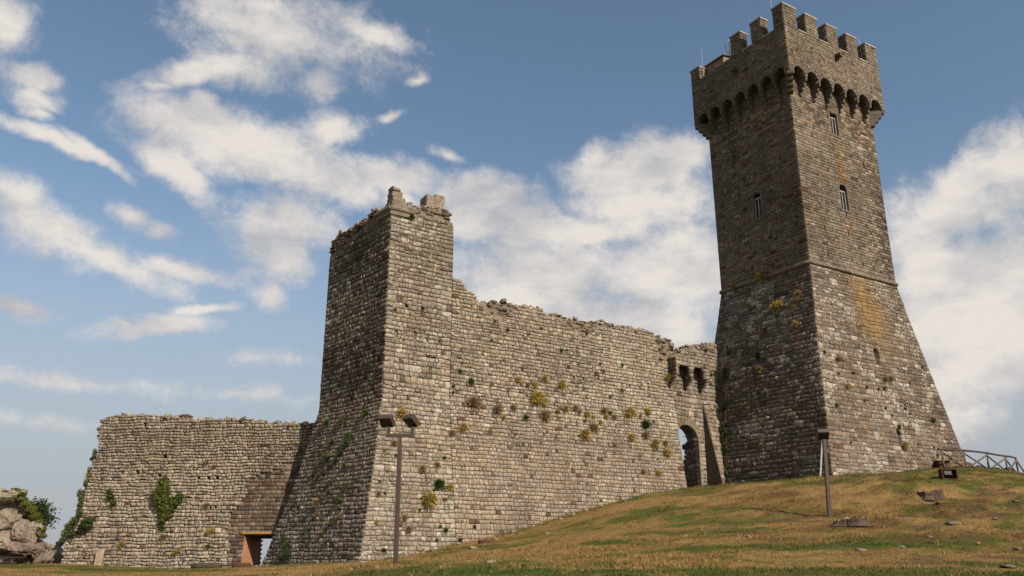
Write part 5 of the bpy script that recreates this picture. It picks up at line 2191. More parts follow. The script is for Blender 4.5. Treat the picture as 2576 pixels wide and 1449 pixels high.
flat_stones = [
    ((1600, 472), 95, 'flat grey stone in the turf right below the broad low stump'), ((1760, 705), 185, 'large pale slab sunk in the slope with a reddish end'),
    ((2490, 462), 100, 'pale flat stone near the right edge of the slope below the fence'), ((2240, 655), 80, 'low grass-covered stone below the fence end'),
    ((1495, 862), 80, 'small pale stone in the middle of the slope'), ((1170, 980), 95, 'pale rounded stone low on the slope'),
    ((710, 1015), 175, 'long split grey slab below the rotten stump'), ((2050, 938), 62, 'small pinkish stone on the steep slope'),
    ((2400, 1212), 205, 'wide pale slab in the bottom right corner of the slope'), ((2510, 1005), 90, 'thin pale stone at the right edge of the picture'),
    ((960, 750), 50, 'small pale stone right of the rotten stump'),
]
for i, (c, w, lab) in enumerate(flat_stones):
    u, v = c4(*c)
    p = ghit(u, v)
    s = w / 2.875 * .6289 / 2206 * p[1]
    col_ = (.21, .175, .14) if 'pinkish' not in lab else (.36, .22, .15)
    rock_thing('flat_stone', lab, (p[0], p[1], float(zground(p[0], p[1])) + .015), (s * .55, s * .42, max(.06, s * .16)), col_, 'stone', 100 + i, random.uniform(-.4, .4),
               (random.uniform(-.1, .25), random.uniform(.05, .25)), 3, 'loose stones on the grassy slope')
c6 = lambda x, y: ((1100 + x / 2.147) * .6289, (2000 + y / 2.147) * .6289)
for i, (c, w, lab) in enumerate((((1900, 345), 85, 'pale rough stone lying at the foot of the curtain wall'), ((1850, 535), 110, 'thin pale slab flat in the dry grass before the curtain wall'),
                                 ((2190, 358), 35, 'small brown stone on the grass below the curtain wall'), ((1700, 415), 90, 'low brown stone in the grass at the wall foot'),
                                 ((2335, 292), 60, 'flat brown stone on the bank under the curtain wall'))):
    p = ghit(*c6(*c))
    s = w / 2.147 * .6289 / 2206 * p[1]
    rock_thing('flat_stone', lab, (p[0], p[1], float(zground(p[0], p[1])) + .01), (s * .55, s * .35, max(.05, s * .2)), (.27, .21, .16), 'stone', 140 + i, 0.2, (.1, .1), 3,
               'loose stones on the grassy slope')
rf = np.random.default_rng(505)
for i in range(16):
    s_ = 1.0 + i * 1.33 + rf.uniform(-.4, .4)
    q_ = A0 + TM * s_ + NM * (1.45 + abs(rf.normal(0, .35)))
    w_ = rf.uniform(.07, .17)
    nth_ = ('first', 'second', 'third', 'fourth', 'fifth', 'sixth', 'seventh', 'eighth', 'ninth', 'tenth', 'eleventh', 'twelfth', 'thirteenth', 'fourteenth', 'fifteenth', 'last')[i]
    rock_thing('fallen_stone', 'small fallen stone in the grass along the curtain wall foot, %s from the ruined tower' % nth_, (q_[0], q_[1], float(zground(q_[0], q_[1])) + w_ * .2), (w_ * 1.2, w_, w_ * .65),
               (.34, .28, .22), 'stone', 520 + i, rf.uniform(0, 3), (.1, .1), 2, 'fallen stones along the curtain wall foot')
p = ghit(*c6(1812, 370))
g = MB()
g.tube([p + np.array([-.42, 0, .03]), p + np.array([0, .02, .06]), p + np.array([.44, .0, .05])], [.10, .12, .11], 10)
tag(g.build('dark_log', MAT_RUST, smooth=True), 'short dark log lying at the foot of the curtain wall', 'log')

# ---- things along the foot of the far left wall
D8 = lambda x, y: ((250 + x / 2.862) * .6289, (1900 + y / 2.862) * .6289)


def at_lw(x, y, n=.9):
    u, v = D8(x, y)
    q = onplane(u, v, LW0 + NLW * n, LWA)
    return np.array([q[0], q[1], float(zground(q[0], q[1]))])


q = at_lw(412, 1045, .75)
g = MB()
g.frame_box(q + Z3 * .42 + NLW * .05, TLW * .23, (NLW * .98 - Z3 * .2) * .06, Z3 * .5 + NLW * -.08, jit=.012)
o = bevel(g.build('stone_slab', MAT_STONE, None, (.30, .24, .17, .0)), .02)
tag(o, 'smooth tan stone slab leaning on the foot of the ruined wall', 'slab')
for (x0, x1, y, r_, col_, lab) in ((1490, 1815, 1060, .21, MAT_WOODRED, 'long grey log lying along the foot of the ruined wall'), (1955, 2140, 1065, .20, MAT_RUST, 'short reddish log lying beside the brick doorway')):
    a, b = at_lw(x0, y, 1.1), at_lw(x1, y, 1.1)
    g = MB()
    pts = [lerp(a, b, t_) + Z3 * (r_ * .85) + RNG.normal(0, .015, 3) for t_ in (0, .25, .5, .75, 1)]
    g.tube(pts, [r_ * k for k in (.95, 1.05, 1.0, 1.02, .9)], 12)
    tag(g.build('log', col_, smooth=True), lab, 'log')
for i, (x, y, w, lab) in enumerate(((2150, 1025, .34, 'dark stone inside the brick doorway'), (2220, 1045, .24, 'small pale stone on the doorway threshold'), (1030, 1065, .3, 'low reddish stone at the middle of the ruined wall foot'))):
    q = at_lw(x, y, .6)
    rock_thing('fallen_stone', lab, q + Z3 * .1, (w, .25, w * .6), (.15, .10, .08) if i != 1 else (.28, .22, .16), 'stone', 170 + i, group='fallen stones at the ruined wall')
# dark block on top of the far left wall
qq = LWALL.inv(1455 / 1.9815 * .6289, (1600 + 133 / 1.9815) * .6289)
P_ = LWALL.P(*qq) - NLW * .4 + Z3 * .05
rock_thing('loose_block', 'dark reddish block lying on top of the ruined wall', P_, (.52, .3, .2), (.12, .075, .06), 'stone', 190, 0, (0, .05))


# ================================================================== vegetation
def blades(n, rng, spread, length, up_, out, cols, width=.05, droop=0.25, radius=.35):
    """tuft rooted at the origin: +Y outwards, +Z up"""
    base = np.c_[rng.normal(0, radius * .5, n), np.abs(rng.normal(0, .08, n)), rng.normal(0, radius * .5, n)]
    d = rng.normal(0, spread, (n, 3)) + np.array([0, out, up_])
    d /= np.linalg.norm(d, axis=1, keepdims=True)
    L = length * rng.uniform(.45, 1.0, n)
    side = np.cross(d, rng.normal(0, 1, (n, 3)))
    side /= np.linalg.norm(side, axis=1, keepdims=True)
    w = width * rng.uniform(.6, 1.4, n)
    mid = base + d * (L * .55)[:, None]
    tip = base + d * L[:, None] - np.array([0, 0, 1]) * (droop * L * rng.random(n))[:, None]
    V = np.stack([base - side * w[:, None] * .6, base + side * w[:, None] * .6, mid + side * w[:, None], tip, mid - side * w[:, None]], 1)
    cols = np.asarray(cols)
    wts = cols[:, 3] / cols[:, 3].sum()
    pick = rng.choice(len(cols), n, p=wts)
    c = cols[pick, :3] * np.exp(rng.normal(0, .22, n))[:, None]
    C = np.ones((n, 5, 4))
    C[:, :, :3] = c[:, None, :]
    loops = (np.arange(5)[None] + (np.arange(n) * 5)[:, None])
    return V.reshape(-1, 3), loops, np.full(n, 5), C.reshape(-1, 4)


TUFT = {}
PALS = {
    'y': ([(.50, .37, .16, 5), (.28, .24, .085, 4), (.60, .42, .07, 2.2), (.13, .125, .04, 2)], 480, .55, .55),
    'Y': ([(.52, .39, .16, 4), (.28, .24, .085, 3), (.64, .48, .09, 3.5), (.13, .13, .04, 2)], 800, .6, .6),
    'd': ([(.36, .26, .16, 5), (.25, .17, .115, 4), (.44, .33, .19, 3), (.14, .12, .055, 2)], 420, .55, .5),
    'g': ([(.07, .105, .025, 5), (.095, .14, .034, 4), (.055, .08, .025, 3)], 110, .7, .45),
    'G': ([(.04, .07, .018, 5), (.06, .10, .024, 4)], 200, .6, .6),
}
for kd, (cols, n, spread, up_) in PALS.items():
    for vr in range(3):
        r = np.random.default_rng(hash((ord(kd), vr)) % 99991)
        V, L_, S_, C_ = blades(n, r, spread, 1.0, up_, .75, cols, .020 if kd in 'ydY' else .055, .35)
        TUFT[kd, vr] = fast_mesh('tuft_leaves', V, L_, S_, MAT_LEAF, C_)

KIND = {'y': ('flowering_tuft', 'yellow-flowering tuft', 'plant'), 'Y': ('flowering_tuft', 'bushy yellow-flowering tuft', 'plant'), 'd': ('dry_tuft', 'dry brownish tuft', 'plant'),
        'g': ('wall_weed', 'small green weed', 'plant'), 'G': ('leafy_weed', 'leafy dark green weed', 'plant')}


def tuft(face, u, v, size_px, kd, where, label=None):
    q = face.inv(u, v + size_px * .25)
    P = face.P(*q)
    n = face.N(*q)
    d = np.linalg.norm(P - CAM)
    size = max(.10, size_px / FPX * d * (.78 if kd != 'g' else .8))
    o = link_mesh(KIND[kd][0], TUFT[kd, random.randrange(3)])
    yv = Vector((n[0], n[1], 0)).normalized()
    xv = yv.cross(Vector((0, 0, 1)))
    m = Matrix((xv, yv, Vector((0, 0, 1)))).transposed()
    o.matrix_world = Matrix.Translation(Vector(P + n * .02)) @ m.to_4x4() @ Matrix.Diagonal((size * random.uniform(.9, 1.25), size * .9, size * random.uniform(.8, 1.05), 1))
    nm = KIND[kd]
    tag(o, label, nm[2], '%ss on %s' % (nm[1], where))
    if not label:
        PENDING.append((o, nm[1], where, face, q, (u, v)))
    return o


PENDING = []


def label_tufts():
    """tell the small plants apart by what they stand next to, then by their order there"""
    ends = {CW: ('the ruined tower', 'the gate'), CB: ('the ruined tower', 'the gate'), SW: ('its shaded corner', 'the curtain wall'), SF: ('the brick doorway', 'its sunlit corner'),
            KS: ('its near edge', 'the fence'), KD: ('the gate wall', 'its near edge'), LW_: ('its broken end', 'the ruined tower')}
    short = {CW: 'curtain wall', CB: 'curtain wall foot', SW: 'sunlit tower base', SF: 'shaded tower base', KS: 'sunlit keep base', KD: 'shaded keep base', LW_: 'ruined far wall'}
    byw = {}
    for p in PENDING:
        byw.setdefault(p[2], []).append(p)
    for wh, ps in byw.items():
        xs = np.array([p[5][0] for p in ps])
        ys = np.array([p[5][1] for p in ps])
        ex, ey = (xs - xs.min()) / max(1, np.ptp(xs)), (ys.max() - ys) / max(1, np.ptp(ys))
        cells = {}
        for p, a_, h_ in zip(ps, ex, ey):
            ai, hi = min(2, int(a_ * 3)), min(2, int(h_ * 3))
            cells.setdefault((p[1], ai, hi), []).append(p)
        for (nm, ai, hi), L in cells.items():
            L.sort(key=lambda p: p[5][0])
            al = ('near ' + ends[wh][0], 'midway along', 'near ' + ends[wh][1])[ai]
            ht = ('low on', 'halfway up', 'high on')[hi]
            nth = ('first', 'second', 'third', 'fourth', 'fifth', 'sixth', 'seventh', 'eighth', 'ninth', 'tenth')
            for i, p in enumerate(L):
                s_ = '%s %s the %s %s' % (nm, ht, short[wh], al)
                if len(L) > 1:
                    s_ += ', %s from left' % nth[min(i, 9)]
                p[0]['label'] = s_


c8 = lambda x, y: ((1800 + x / 1.811) * .6289, (1100 + y / 1.811) * .6289)
c9 = lambda x, y: ((1000 + x / 1.802) * .6289, (1500 + y / 1.802) * .6289)
r2 = lambda x, y: ((2700 + x / 2.07) * .6289, (600 + y / 2.07) * .6289)
r3 = lambda x, y: ((2500 + x / 1.932) * .6289, (1250 + y / 1.932) * .6289)
r4 = lambda x, y: ((3200 + x / 1.603) * .6289, (1400 + y / 1.603) * .6289)
r6 = lambda x, y: (x / 1.9815 * .6289, (1600 + y / 1.9815) * .6289)
special = {('c', 0): 'large yellow-flowering tuft at the centre of the curtain wall', ('c', 1): 'wide dry tuft nearest the ruined tower on the curtain wall'}
CW = 'the sunlit curtain wall'
for (x, y, s, k) in [(490, 750, 50, 'y'), (560, 788, 40, 'd'), (610, 788, 45, 'y'), (683, 745, 50, 'y'), (800, 785, 65, 'y'), (625, 875, 90, 'Y'), (675, 912, 60, 'y'), (165, 905, 105, 'd'),
                     (335, 960, 80, 'd'), (455, 950, 50, 'd'), (385, 1030, 35, 'd'), (545, 1025, 50, 'g'), (680, 1005, 80, 'd'), (775, 985, 40, 'd'), (835, 960, 55, 'y'),
                     (905, 955, 50, 'd'), (935, 985, 40, 'd'), (985, 1000, 60, 'y'), (1035, 1025, 32, 'y'), (975, 1050, 35, 'd'), (1085, 1060, 38, 'y'), (1035, 1090, 70, 'd'),
                     (970, 1145, 85, 'y'), (1110, 975, 50, 'd'), (1125, 1018, 40, 'y'), (1155, 990, 35, 'g'), (1185, 1020, 45, 'd'), (1295, 985, 80, 'y'), (1425, 975, 50, 'y'),
                     (1430, 1000, 30, 'd'), (1375, 1020, 26, 'd'), (1412, 1070, 72, 'G'), (1470, 1055, 30, 'd'), (1310, 1165, 58, 'y'), (1410, 1150, 60, 'd'), (1480, 1215, 72, 'y'),
                     (1555, 1210, 45, 'd'), (1565, 1275, 68, 'y'), (1505, 1425, 48, 'y'), (1395, 1420, 40, 'd'), (1055, 705, 36, 'd'), (1160, 875, 30, 'd'), (1240, 830, 35, 'd'), (1440, 870, 22, 'd'),
                     (95, 1095, 52, 'y'), (15, 1140, 40, 'd'), (150, 760, 45, 'g'), (1085, 640, 22, 'g'), (807, 540, 24, 'g'), (1245, 645, 27, 'g'), (415, 393, 26, 'g'), (323, 335, 24, 'g'),
                     (660, 382, 18, 'g'), (1110, 690, 24, 'g'), (300, 470, 24, 'g'), (470, 1150, 22, 'g'), (70, 690, 30, 'g'), (160, 890, 26, 'g'), (845, 540, 18, 'g'), (1575, 735, 62, 'y')]:
    lab = {625: 'largest bushy yellow-flowering tuft, high on the middle of the curtain wall', 165: 'widest dry brown tuft on the curtain wall, nearest the ruined tower',
           1412: 'leafy dark green weed high on the curtain wall left of the gate arch', 1575: 'yellow-flowering tuft under the left side of the gate box machicolation',
           1565: 'lowest of the yellow tufts beside the gate arch on the curtain wall', 970: 'yellow-flowering tuft standing lowest below the middle row of the curtain wall'}.get(x) if s > 60 else None
    tuft(CURT, *c8(x, y), s * .347, k, CW, lab)
SW = 'the sunlit side of the ruined tower base'
for (x, y, s, k) in [(1090, 262, 80, 'y'), (1037, 485, 45, 'd'), (1240, 670, 58, 'd'), (1112, 1025, 45, 'd'), (1142, 1105, 55, 'd'), (925, 850, 38, 'd'), (970, 850, 26, 'g'), (910, 1055, 32, 'y'),
                     (965, 1255, 36, 'g'), (1050, 575, 24, 'g'), (990, 690, 24, 'd'), (965, 540, 26, 'd'), (935, 760, 22, 'g')]:
    f = ST_R
    lab = 'yellow-flowering tuft right behind the twin floodlight heads' if x == 1090 else None
    tuft(f, *c9(x, y), s * .349, k, SW, lab)
CB = 'the foot of the curtain wall by the ruined tower'
for (x, y, s, k) in [(1345, 640, 50, 'd'), (1352, 775, 82, 'G'), (1440, 800, 50, 'y'), (1285, 880, 115, 'Y'), (1402, 890, 36, 'd'), (1410, 1110, 36, 'g'), (1400, 590, 26, 'g'), (1510, 1180, 40, 'g'),
                     (1615, 1090, 32, 'g'), (1345, 1185, 26, 'g'), (1535, 370, 60, 'y'), (1452, 410, 45, 'd'), (1590, 45, 42, 'g'), (1462, 75, 26, 'g'), (1462, 120, 24, 'g'), (1220, 970, 24, 'g'), (1370, 1085, 22, 'g')]:
    lab = {1285: 'round bushy yellow tuft right of the twin floodlight post', 1352: 'leafy dark green weed above the round yellow tuft by the twin floodlight'}.get(x)
    tuft(CURT if x > 1300 else ST_R, *c9(x, y), s * .349, k, CB, lab)
SF = 'the shaded side of the ruined tower base'
for (x, y, s, k) in [(845, 255, 52, 'g'), (690, 310, 42, 'g'), (565, 330, 46, 'g'), (640, 340, 36, 'g'), (740, 435, 52, 'g'), (555, 580, 62, 'g'), (690, 500, 58, 'g'), (660, 560, 50, 'g'),
                     (600, 470, 42, 'g'), (590, 760, 46, 'g'), (700, 790, 46, 'g'), (780, 740, 32, 'g'), (500, 905, 70, 'd'), (600, 1040, 42, 'g'), (545, 1110, 36, 'g'), (650, 890, 52, 'g'),
                     (310, 940, 30, 'g'), (560, 1190, 42, 'g'), (480, 1000, 32, 'd'), (420, 1100, 34, 'g'), (670, 1000, 36, 'd'), (455, 720, 34, 'g'), (540, 330, 40, 'd'), (710, 420, 40, 'g'), (620, 620, 42, 'g'),
                     (575, 830, 44, 'g'), (690, 640, 40, 'g'), (520, 700, 30, 'g')]:
    tuft(ST_L, *c9(x, y), s * .349, k, SF)
c5 = lambda x, y: ((1250 + x / 2.898) * .6289, (800 + y / 2.898) * .6289)
tuft(ST_R, *c5(1148, 190), 16, 'g', SW, 'round green weed just under the moulded corner of the ruined tower')
KS = 'the sunlit flared base of the keep'
for (x, y, s, k) in [(240, 50, 52, 'd'), (272, 66, 22, 'g'), (302, 225, 42, 'y'), (412, 318, 26, 'd'), (230, 350, 26, 'g'), (542, 180, 42, 'd'), (578, 178, 38, 'd'), (500, 248, 22, 'g'), (537, 242, 22, 'g'),
                     (630, 492, 32, 'g'), (665, 608, 52, 'y'), (850, 445, 32, 'g'), (545, 370, 18, 'g'), (340, 142, 22, 'g'), (780, 105, 22, 'd'), (320, 592, 20, 'g'), (155, 10, 24, 'g'), (245, 148, 18, 'g'),
                     (700, 205, 20, 'd'), (425, 235, 18, 'g'), (878, 675, 20, 'g'), (855, 625, 18, 'g'), (670, 370, 18, 'g'), (585, 415, 18, 'g')]:
    lab = {665: 'yellow tuft right under the lowest slit of the keep base', 302: 'yellow tuft on the sunlit keep base near its near edge'}.get(x)
    tuft(KEEP['scarpR'], *r4(x, y), s * .392, k, KS, lab)
KD = 'the shaded flared base of the keep'
for (x, y, s, k) in [(860, 1275, 90, 'Y'), (1030, 1180, 60, 'd'), (1020, 1230, 46, 'y'), (985, 1292, 42, 'y'), (1008, 1432, 52, 'y')]:
    tuft(KEEP['scarpL'], *r2(x, y), s * .304, k, KD, 'bushy yellow tuft just below the string course on the shaded keep side' if k == 'Y' else None)
for (x, y, s) in ((720, 1030, 88), (498, 1122, 56)):
    tuft(KEEP['shaftL'], *r2(x, y), s * .304, 'y', 'the string course of the keep', 'larger yellowish tuft sitting on the keep string course' if x == 720 else 'smaller yellowish tuft at the far end of the keep string course')
for (x, y, s, k) in [(1080, 118, 60, 'd'), (1272, 158, 46, 'd'), (1050, 425, 60, 'd'), (1150, 468, 42, 'd'), (865, 98, 42, 'd'), (1060, 1020, 40, 'd'), (1100, 600, 36, 'd')]:
    tuft(KEEP['scarpL'], *r3(x, y), s * .3255, k, KD)
tuft(GATE, *r3(685, 730), 16, 'y', 'the gate wall', 'yellow-flowering tuft on the gate wall right of the shaded wedge')
tuft(GATE, *r3(665, 475), 9, 'g', 'the gate wall', 'small green weed beside the twin arches over the gate')
tuft(GATE, *r3(620, 285), 10, 'g', 'the gate wall', 'small green weed in the rubble over the gate')
LW_ = 'the ruined far wall'
for (x, y, s, k) in [(1640, 490, 46, 'd'), (1700, 525, 42, 'd'), (1680, 1030, 58, 'y'), (975, 1135, 60, 'y'), (1410, 1190, 60, 'y'), (1655, 1150, 44, 'g'), (1640, 830, 50, 'd'), (885, 760, 60, 'g'),
                     (905, 815, 55, 'g'), (870, 720, 40, 'g'), (1440, 770, 60, 'g'), (715, 590, 50, 'y'), (1290, 1000, 60, 'g'), (1300, 1080, 50, 'd')]:
    tuft(LWALL, *r6(x, y), s * .317, k, LW_)


label_tufts()


def leaf_cloud(n, rng, centres, radii, cols, size, flat=None):
    """n small leaf faces spread through ellipsoid clumps"""
    centres, radii = np.asarray(centres, float), np.asarray(radii, float)
    wt = radii.prod(1) ** (2 / 3)
    k = rng.choice(len(centres), n, p=wt / wt.sum())
    d = rng.normal(0, 1, (n, 3))
    d /= np.linalg.norm(d, axis=1, keepdims=True)
    r = rng.random(n) ** .45
    P = centres[k] + d * radii[k] * r[:, None]
    nn = d + rng.normal(0, .6, (n, 3))
    nn /= np.linalg.norm(nn, axis=1, keepdims=True)
    a = np.cross(nn, rng.normal(0, 1, (n, 3)))
    a /= np.linalg.norm(a, axis=1, keepdims=True)
    b = np.cross(nn, a)
    s = size * rng.uniform(.6, 1.4, n)[:, None]
    V = np.stack([P - a * s, P + b * s * .6, P + a * s * 1.1, P - b * s * .6], 1)
    cols = np.asarray(cols)
    pk = rng.choice(len(cols), n, p=cols[:, 3] / cols[:, 3].sum())
    c = cols[pk, :3] * np.exp(rng.normal(0, .2, n))[:, None]
    C = np.ones((n, 4, 4))
    C[:, :, :3] = c[:, None]
    return V.reshape(-1, 3), np.arange(n * 4), np.full(n, 4), C.reshape(-1, 4)


def bush(name, label, base, centres, radii, cols, size, n, seed, cat='shrub', stems=True, part='crown', stem_r=.03):
    t = thing(name, label, cat, base)
    r = np.random.default_rng(seed)
    V, L_, S_, C_ = leaf_cloud(n, r, centres, radii, cols, size)
    link_mesh(part, fast_mesh(part, V, L_, S_, MAT_LEAF, C_), t)
    if stems:
        g = MB()
        for c in centres:
            m = lerp(base, c, .5) + r.normal(0, .06, 3)
            g.tube([np.asarray(base), m, np.asarray(c)], [stem_r, stem_r * .7, stem_r * .3], 6)
        g.build('stem', MAT_STUMP, t)
    return t


IVY = [(.070, .095, .022, 4), (.10, .125, .03, 4), (.13, .125, .03, 2), (.045, .065, .018, 3)]
DARK = [(.028, .045, .016, 4), (.04, .06, .02, 4), (.055, .08, .024, 2)]


def lwp(x, y, n=.25):
    q = LWALL.inv(*r6(x, y))
    return LWALL.P(*q) + NLW * n


ce, ra = [], []
for (x, y, rx, rz) in ((1315, 665, 45, 50), (1310, 725, 70, 60), (1290, 800, 80, 70), (1330, 860, 85, 60), (1390, 810, 50, 60), (1440, 770, 30, 40), (1250, 760, 40, 60), (1320, 920, 60, 30), (1322, 620, 18, 30), (1305, 960, 22, 25)):
    k = .317 / 2206 * 52
    ce.append(lwp(x, y, .22))
    ra.append((rx * k, .28, rz * k))
bush('wall_shrub', 'large green shrub growing out of the middle of the ruined far wall', lwp(1320, 880, .0), ce, ra, IVY, .055, 5200, 5)
ce, ra = [], []
for (x, y, rx, rz) in ((720, 965, 55, 30), (700, 1000, 55, 35), (745, 950, 30, 25)):
    ce.append(lwp(x, y, .35))
    ra.append((rx * k, .35, rz * k))
bush('wall_shrub', 'low dark shrub at the broken left end of the ruined far wall', lwp(705, 1010, 0), ce, ra, DARK + IVY[:1], .05, 2600, 6)
ce, ra = [], []
for (x, y, rx, rz) in ((655, 810, 28, 60), (645, 900, 26, 50), (600, 960, 40, 40), (560, 1010, 45, 50), (530, 1060, 40, 40), (590, 1060, 40, 30), (660, 1010, 20, 40), (640, 740, 18, 40), (690, 660, 12, 40), (720, 560, 10, 40), (760, 420, 10, 40), (510, 1110, 30, 30)):
    ce.append(lwp(x, y, .12))
    ra.append((rx * k, .3, rz * k))
bush('ivy', 'green ivy trailing down the broken left end of the ruined far wall', lwp(560, 1150, 0), ce, ra, IVY + DARK, .05, 3600, 7, 'ivy')
ce, ra = [], []
for (x, y, rx, rz) in ((275, 1240, 45, 60), (290, 1300, 60, 40), (240, 1320, 40, 30), (250, 1180, 25, 40)):
    q = ST_L.inv(*c9(x, y))
    ce.append(ST_L.P(*q) + ST_L.N(*q) * .08)
    ra.append((rx * .349 / 2206 * 46, .14, rz * .349 / 2206 * 46))
bush('ivy', 'dark ivy patch at the foot of the shaded ruined tower base', ce[1] - Z3 * .4, ce, ra, DARK, .045, 1500, 8, 'ivy')
ce, ra = [], []
for (x, y, rx, rz) in ((800, 300, 12, 50), (780, 480, 14, 60), (772, 620, 16, 60), (768, 760, 18, 70), (775, 900, 26, 60), (765, 980, 26, 60), (785, 1060, 16, 60), (790, 1250, 12, 50), (780, 1160, 10, 50)):
    q = KEEP['scarpL'].inv(*r3(x, y))
    ce.append(KEEP['scarpL'].P(*q) + KEEP['scarpL'].N(*q) * .10)
    ra.append((rx * .3255 / 2206 * 59, .2, rz * .3255 / 2206 * 59))
bush('ivy', 'dark ivy strip climbing the joint between the gate wall and the keep', ce[-2] - Z3 * .8, ce, ra, DARK + [(.16, .13, .03, 1.2)], .05, 2200, 9, 'ivy')


# ---- rock outcrop on the far left
def c1_(x, y, Y=60.0):
    return at(x / 3.586 * .6289, (1900 + y / 3.586) * .6289, Y)


def build_outcrop():
    kk = .6289 / 3.586 / 2206 * 60
    b = c1_(200, 1290)
    b[2] = float(zground(b[0], b[1]))
    t = thing('rock_outcrop', 'tall pale rock outcrop of fractured boulders at the left edge', 'rock', b)
    for i, (x, y, w, h, dY, rot, tl, col_) in enumerate(((170, 860, 400, 430, 1.0, .2, .25, (.30, .25, .195)), (60, 520, 300, 330, 1.1, .5, -.35, (.32, .27, .21)), (430, 1120, 230, 200, .6, .3, 0, (.26, .205, .165)), (190, 320, 190, 85, 0, .1, -.55, (.36, .31, .24)), (60, 450, 190, 150, .6, .4, -.3, (.33, .28, .21)), (90, 700, 210, 190, .2, .8, -.25, (.33, .27, .21)),
                                                         (390, 830, 200, 190, -.3, .2, .35, (.30, .245, .19)), (480, 760, 110, 130, -.1, .9, .5, (.35, .30, .23)), (80, 980, 200, 160, -.5, .2, -.1, (.32, .26, .20)), (330, 1060, 230, 120, -.4, .5, .1, (.24, .18, .145)),
                                                         (560, 1080, 90, 140, .2, .2, .0, (.27, .21, .17)), (150, 1200, 330, 120, .2, 0, 0, (.24, .19, .15)), (-200, 700, 280, 420, 1.0, 0, .1, (.31, .26, .20)),
                                                         (290, 600, 170, 130, .5, .3, -.4, (.34, .29, .22)))):
        p = c1_(x, y, 60 + dY)
        rock_thing('boulder', None, p, (w * kk * 1.12, .9 + w * kk * .35, h * kk * 1.10), col_, None, 300 + i, rot, (0, tl), 4, parent=t)
    ce, ra = [], []
    for (x, y, rx, rz) in ((330, 350, 60, 40), (380, 420, 90, 70), (450, 500, 90, 70), (510, 600, 80, 80), (560, 700, 60, 70), (600, 780, 50, 60), (230, 210, 50, 25), (320, 270, 30, 30), (620, 870, 35, 40), (100, 235, 60, 12)):
        ce.append(c1_(x, y, 59.7))
        ra.append((rx * kk, .5, rz * kk))
    bush('ivy', 'yellowish green ivy draped over the right side of the rock outcrop', c1_(560, 900, 59.9), ce, ra, [(.085, .10, .022, 4), (.11, .115, .028, 4), (.06, .08, .02, 3), (.14, .11, .03, 1)], .06, 5200, 11, 'ivy')
    # dark evergreen bush behind
    r = np.random.default_rng(12)
    root = c1_(480, 900, 61.2)
    n = 2600
    tips = []
    V = []
    core = c1_(540, 560, 61.2)
    for i in range(150):
        ang = r.uniform(-1.2, 2.1)
        ln = r.uniform(.45, 1.0)
        tip = core + np.array([math.cos(ang) * 290 * kk * ln, r.normal(0, .45), math.sin(ang) * 250 * kk * ln])
        if i % 5 == 0:
            tip = core + np.array([r.uniform(40, 300) * kk, r.normal(0, .4), r.uniform(-230, -20) * kk])
        tips.append((core + r.normal(0, .15, 3), tip))
    ce = [lerp(a, b_, f_) for a, b_ in tips for f_ in (.35, .6, .8, .95)]
    ra = [(.12 * (1.25 - f_), .14, .09 * (1.3 - f_) + .02) for _ in tips for f_ in (.35, .6, .8, .95)]
    bush('evergreen_bush', 'dark spiky evergreen bush behind the rock outcrop', root, ce, ra, DARK, .055, 7000, 13, stems=False)
    return b


OUTB = build_outcrop()


def build_table():
    Y = 57.0
    p = c1_(60, 1310, Y)
    x0 = c1_(-330, 1200, Y)[0]
    x1 = c1_(330, 1200, Y)[0]
    z = float(zground(p[0], p[1]))
    z = min(z, c1_(60, 1312, Y)[2] + .1)
    t = thing('picnic_table', 'dark wooden picnic table in front of the rock outcrop', 'table', (lerp(x0, x1, .5), Y, z))
    cx = (x0 + x1) / 2
    W = (x1 - x0) / 2
    YY = np.array([0, 1.0, 0])
    wood = simple_mat('dark_table_wood', (.075, .048, .034), .8, var=.3)
    for i in range(5):
        g = MB()
        g.frame_box((cx, Y - .32 + .16 * i, z + .74), RT * W, YY * .072, Z3 * .022)
        g.build('top_board', wood, t)
    for sy in (-1, 1):
        for i in range(2):
            g = MB()
            g.frame_box((cx, Y + sy * (.68 + .13 * i), z + .44), RT * W, YY * .058, Z3 * .022)
            g.build('seat_board', wood, t)
        for sx in (-.65, .65):
            g = MB()
            g.tube([np.array([cx + sx * W, Y + sy * .62, z - .1]), np.array([cx + sx * W, Y + sy * .22, z + .72])], .055, 6)
            g.build('leg', wood, t)
    for sx in (-.65, .65):
        g = MB()
        g.frame_box((cx + sx * W + .07, Y, z + .40), RT * .025, YY * .82, Z3 * .045)
        g.build('seat_bearer', wood, t)


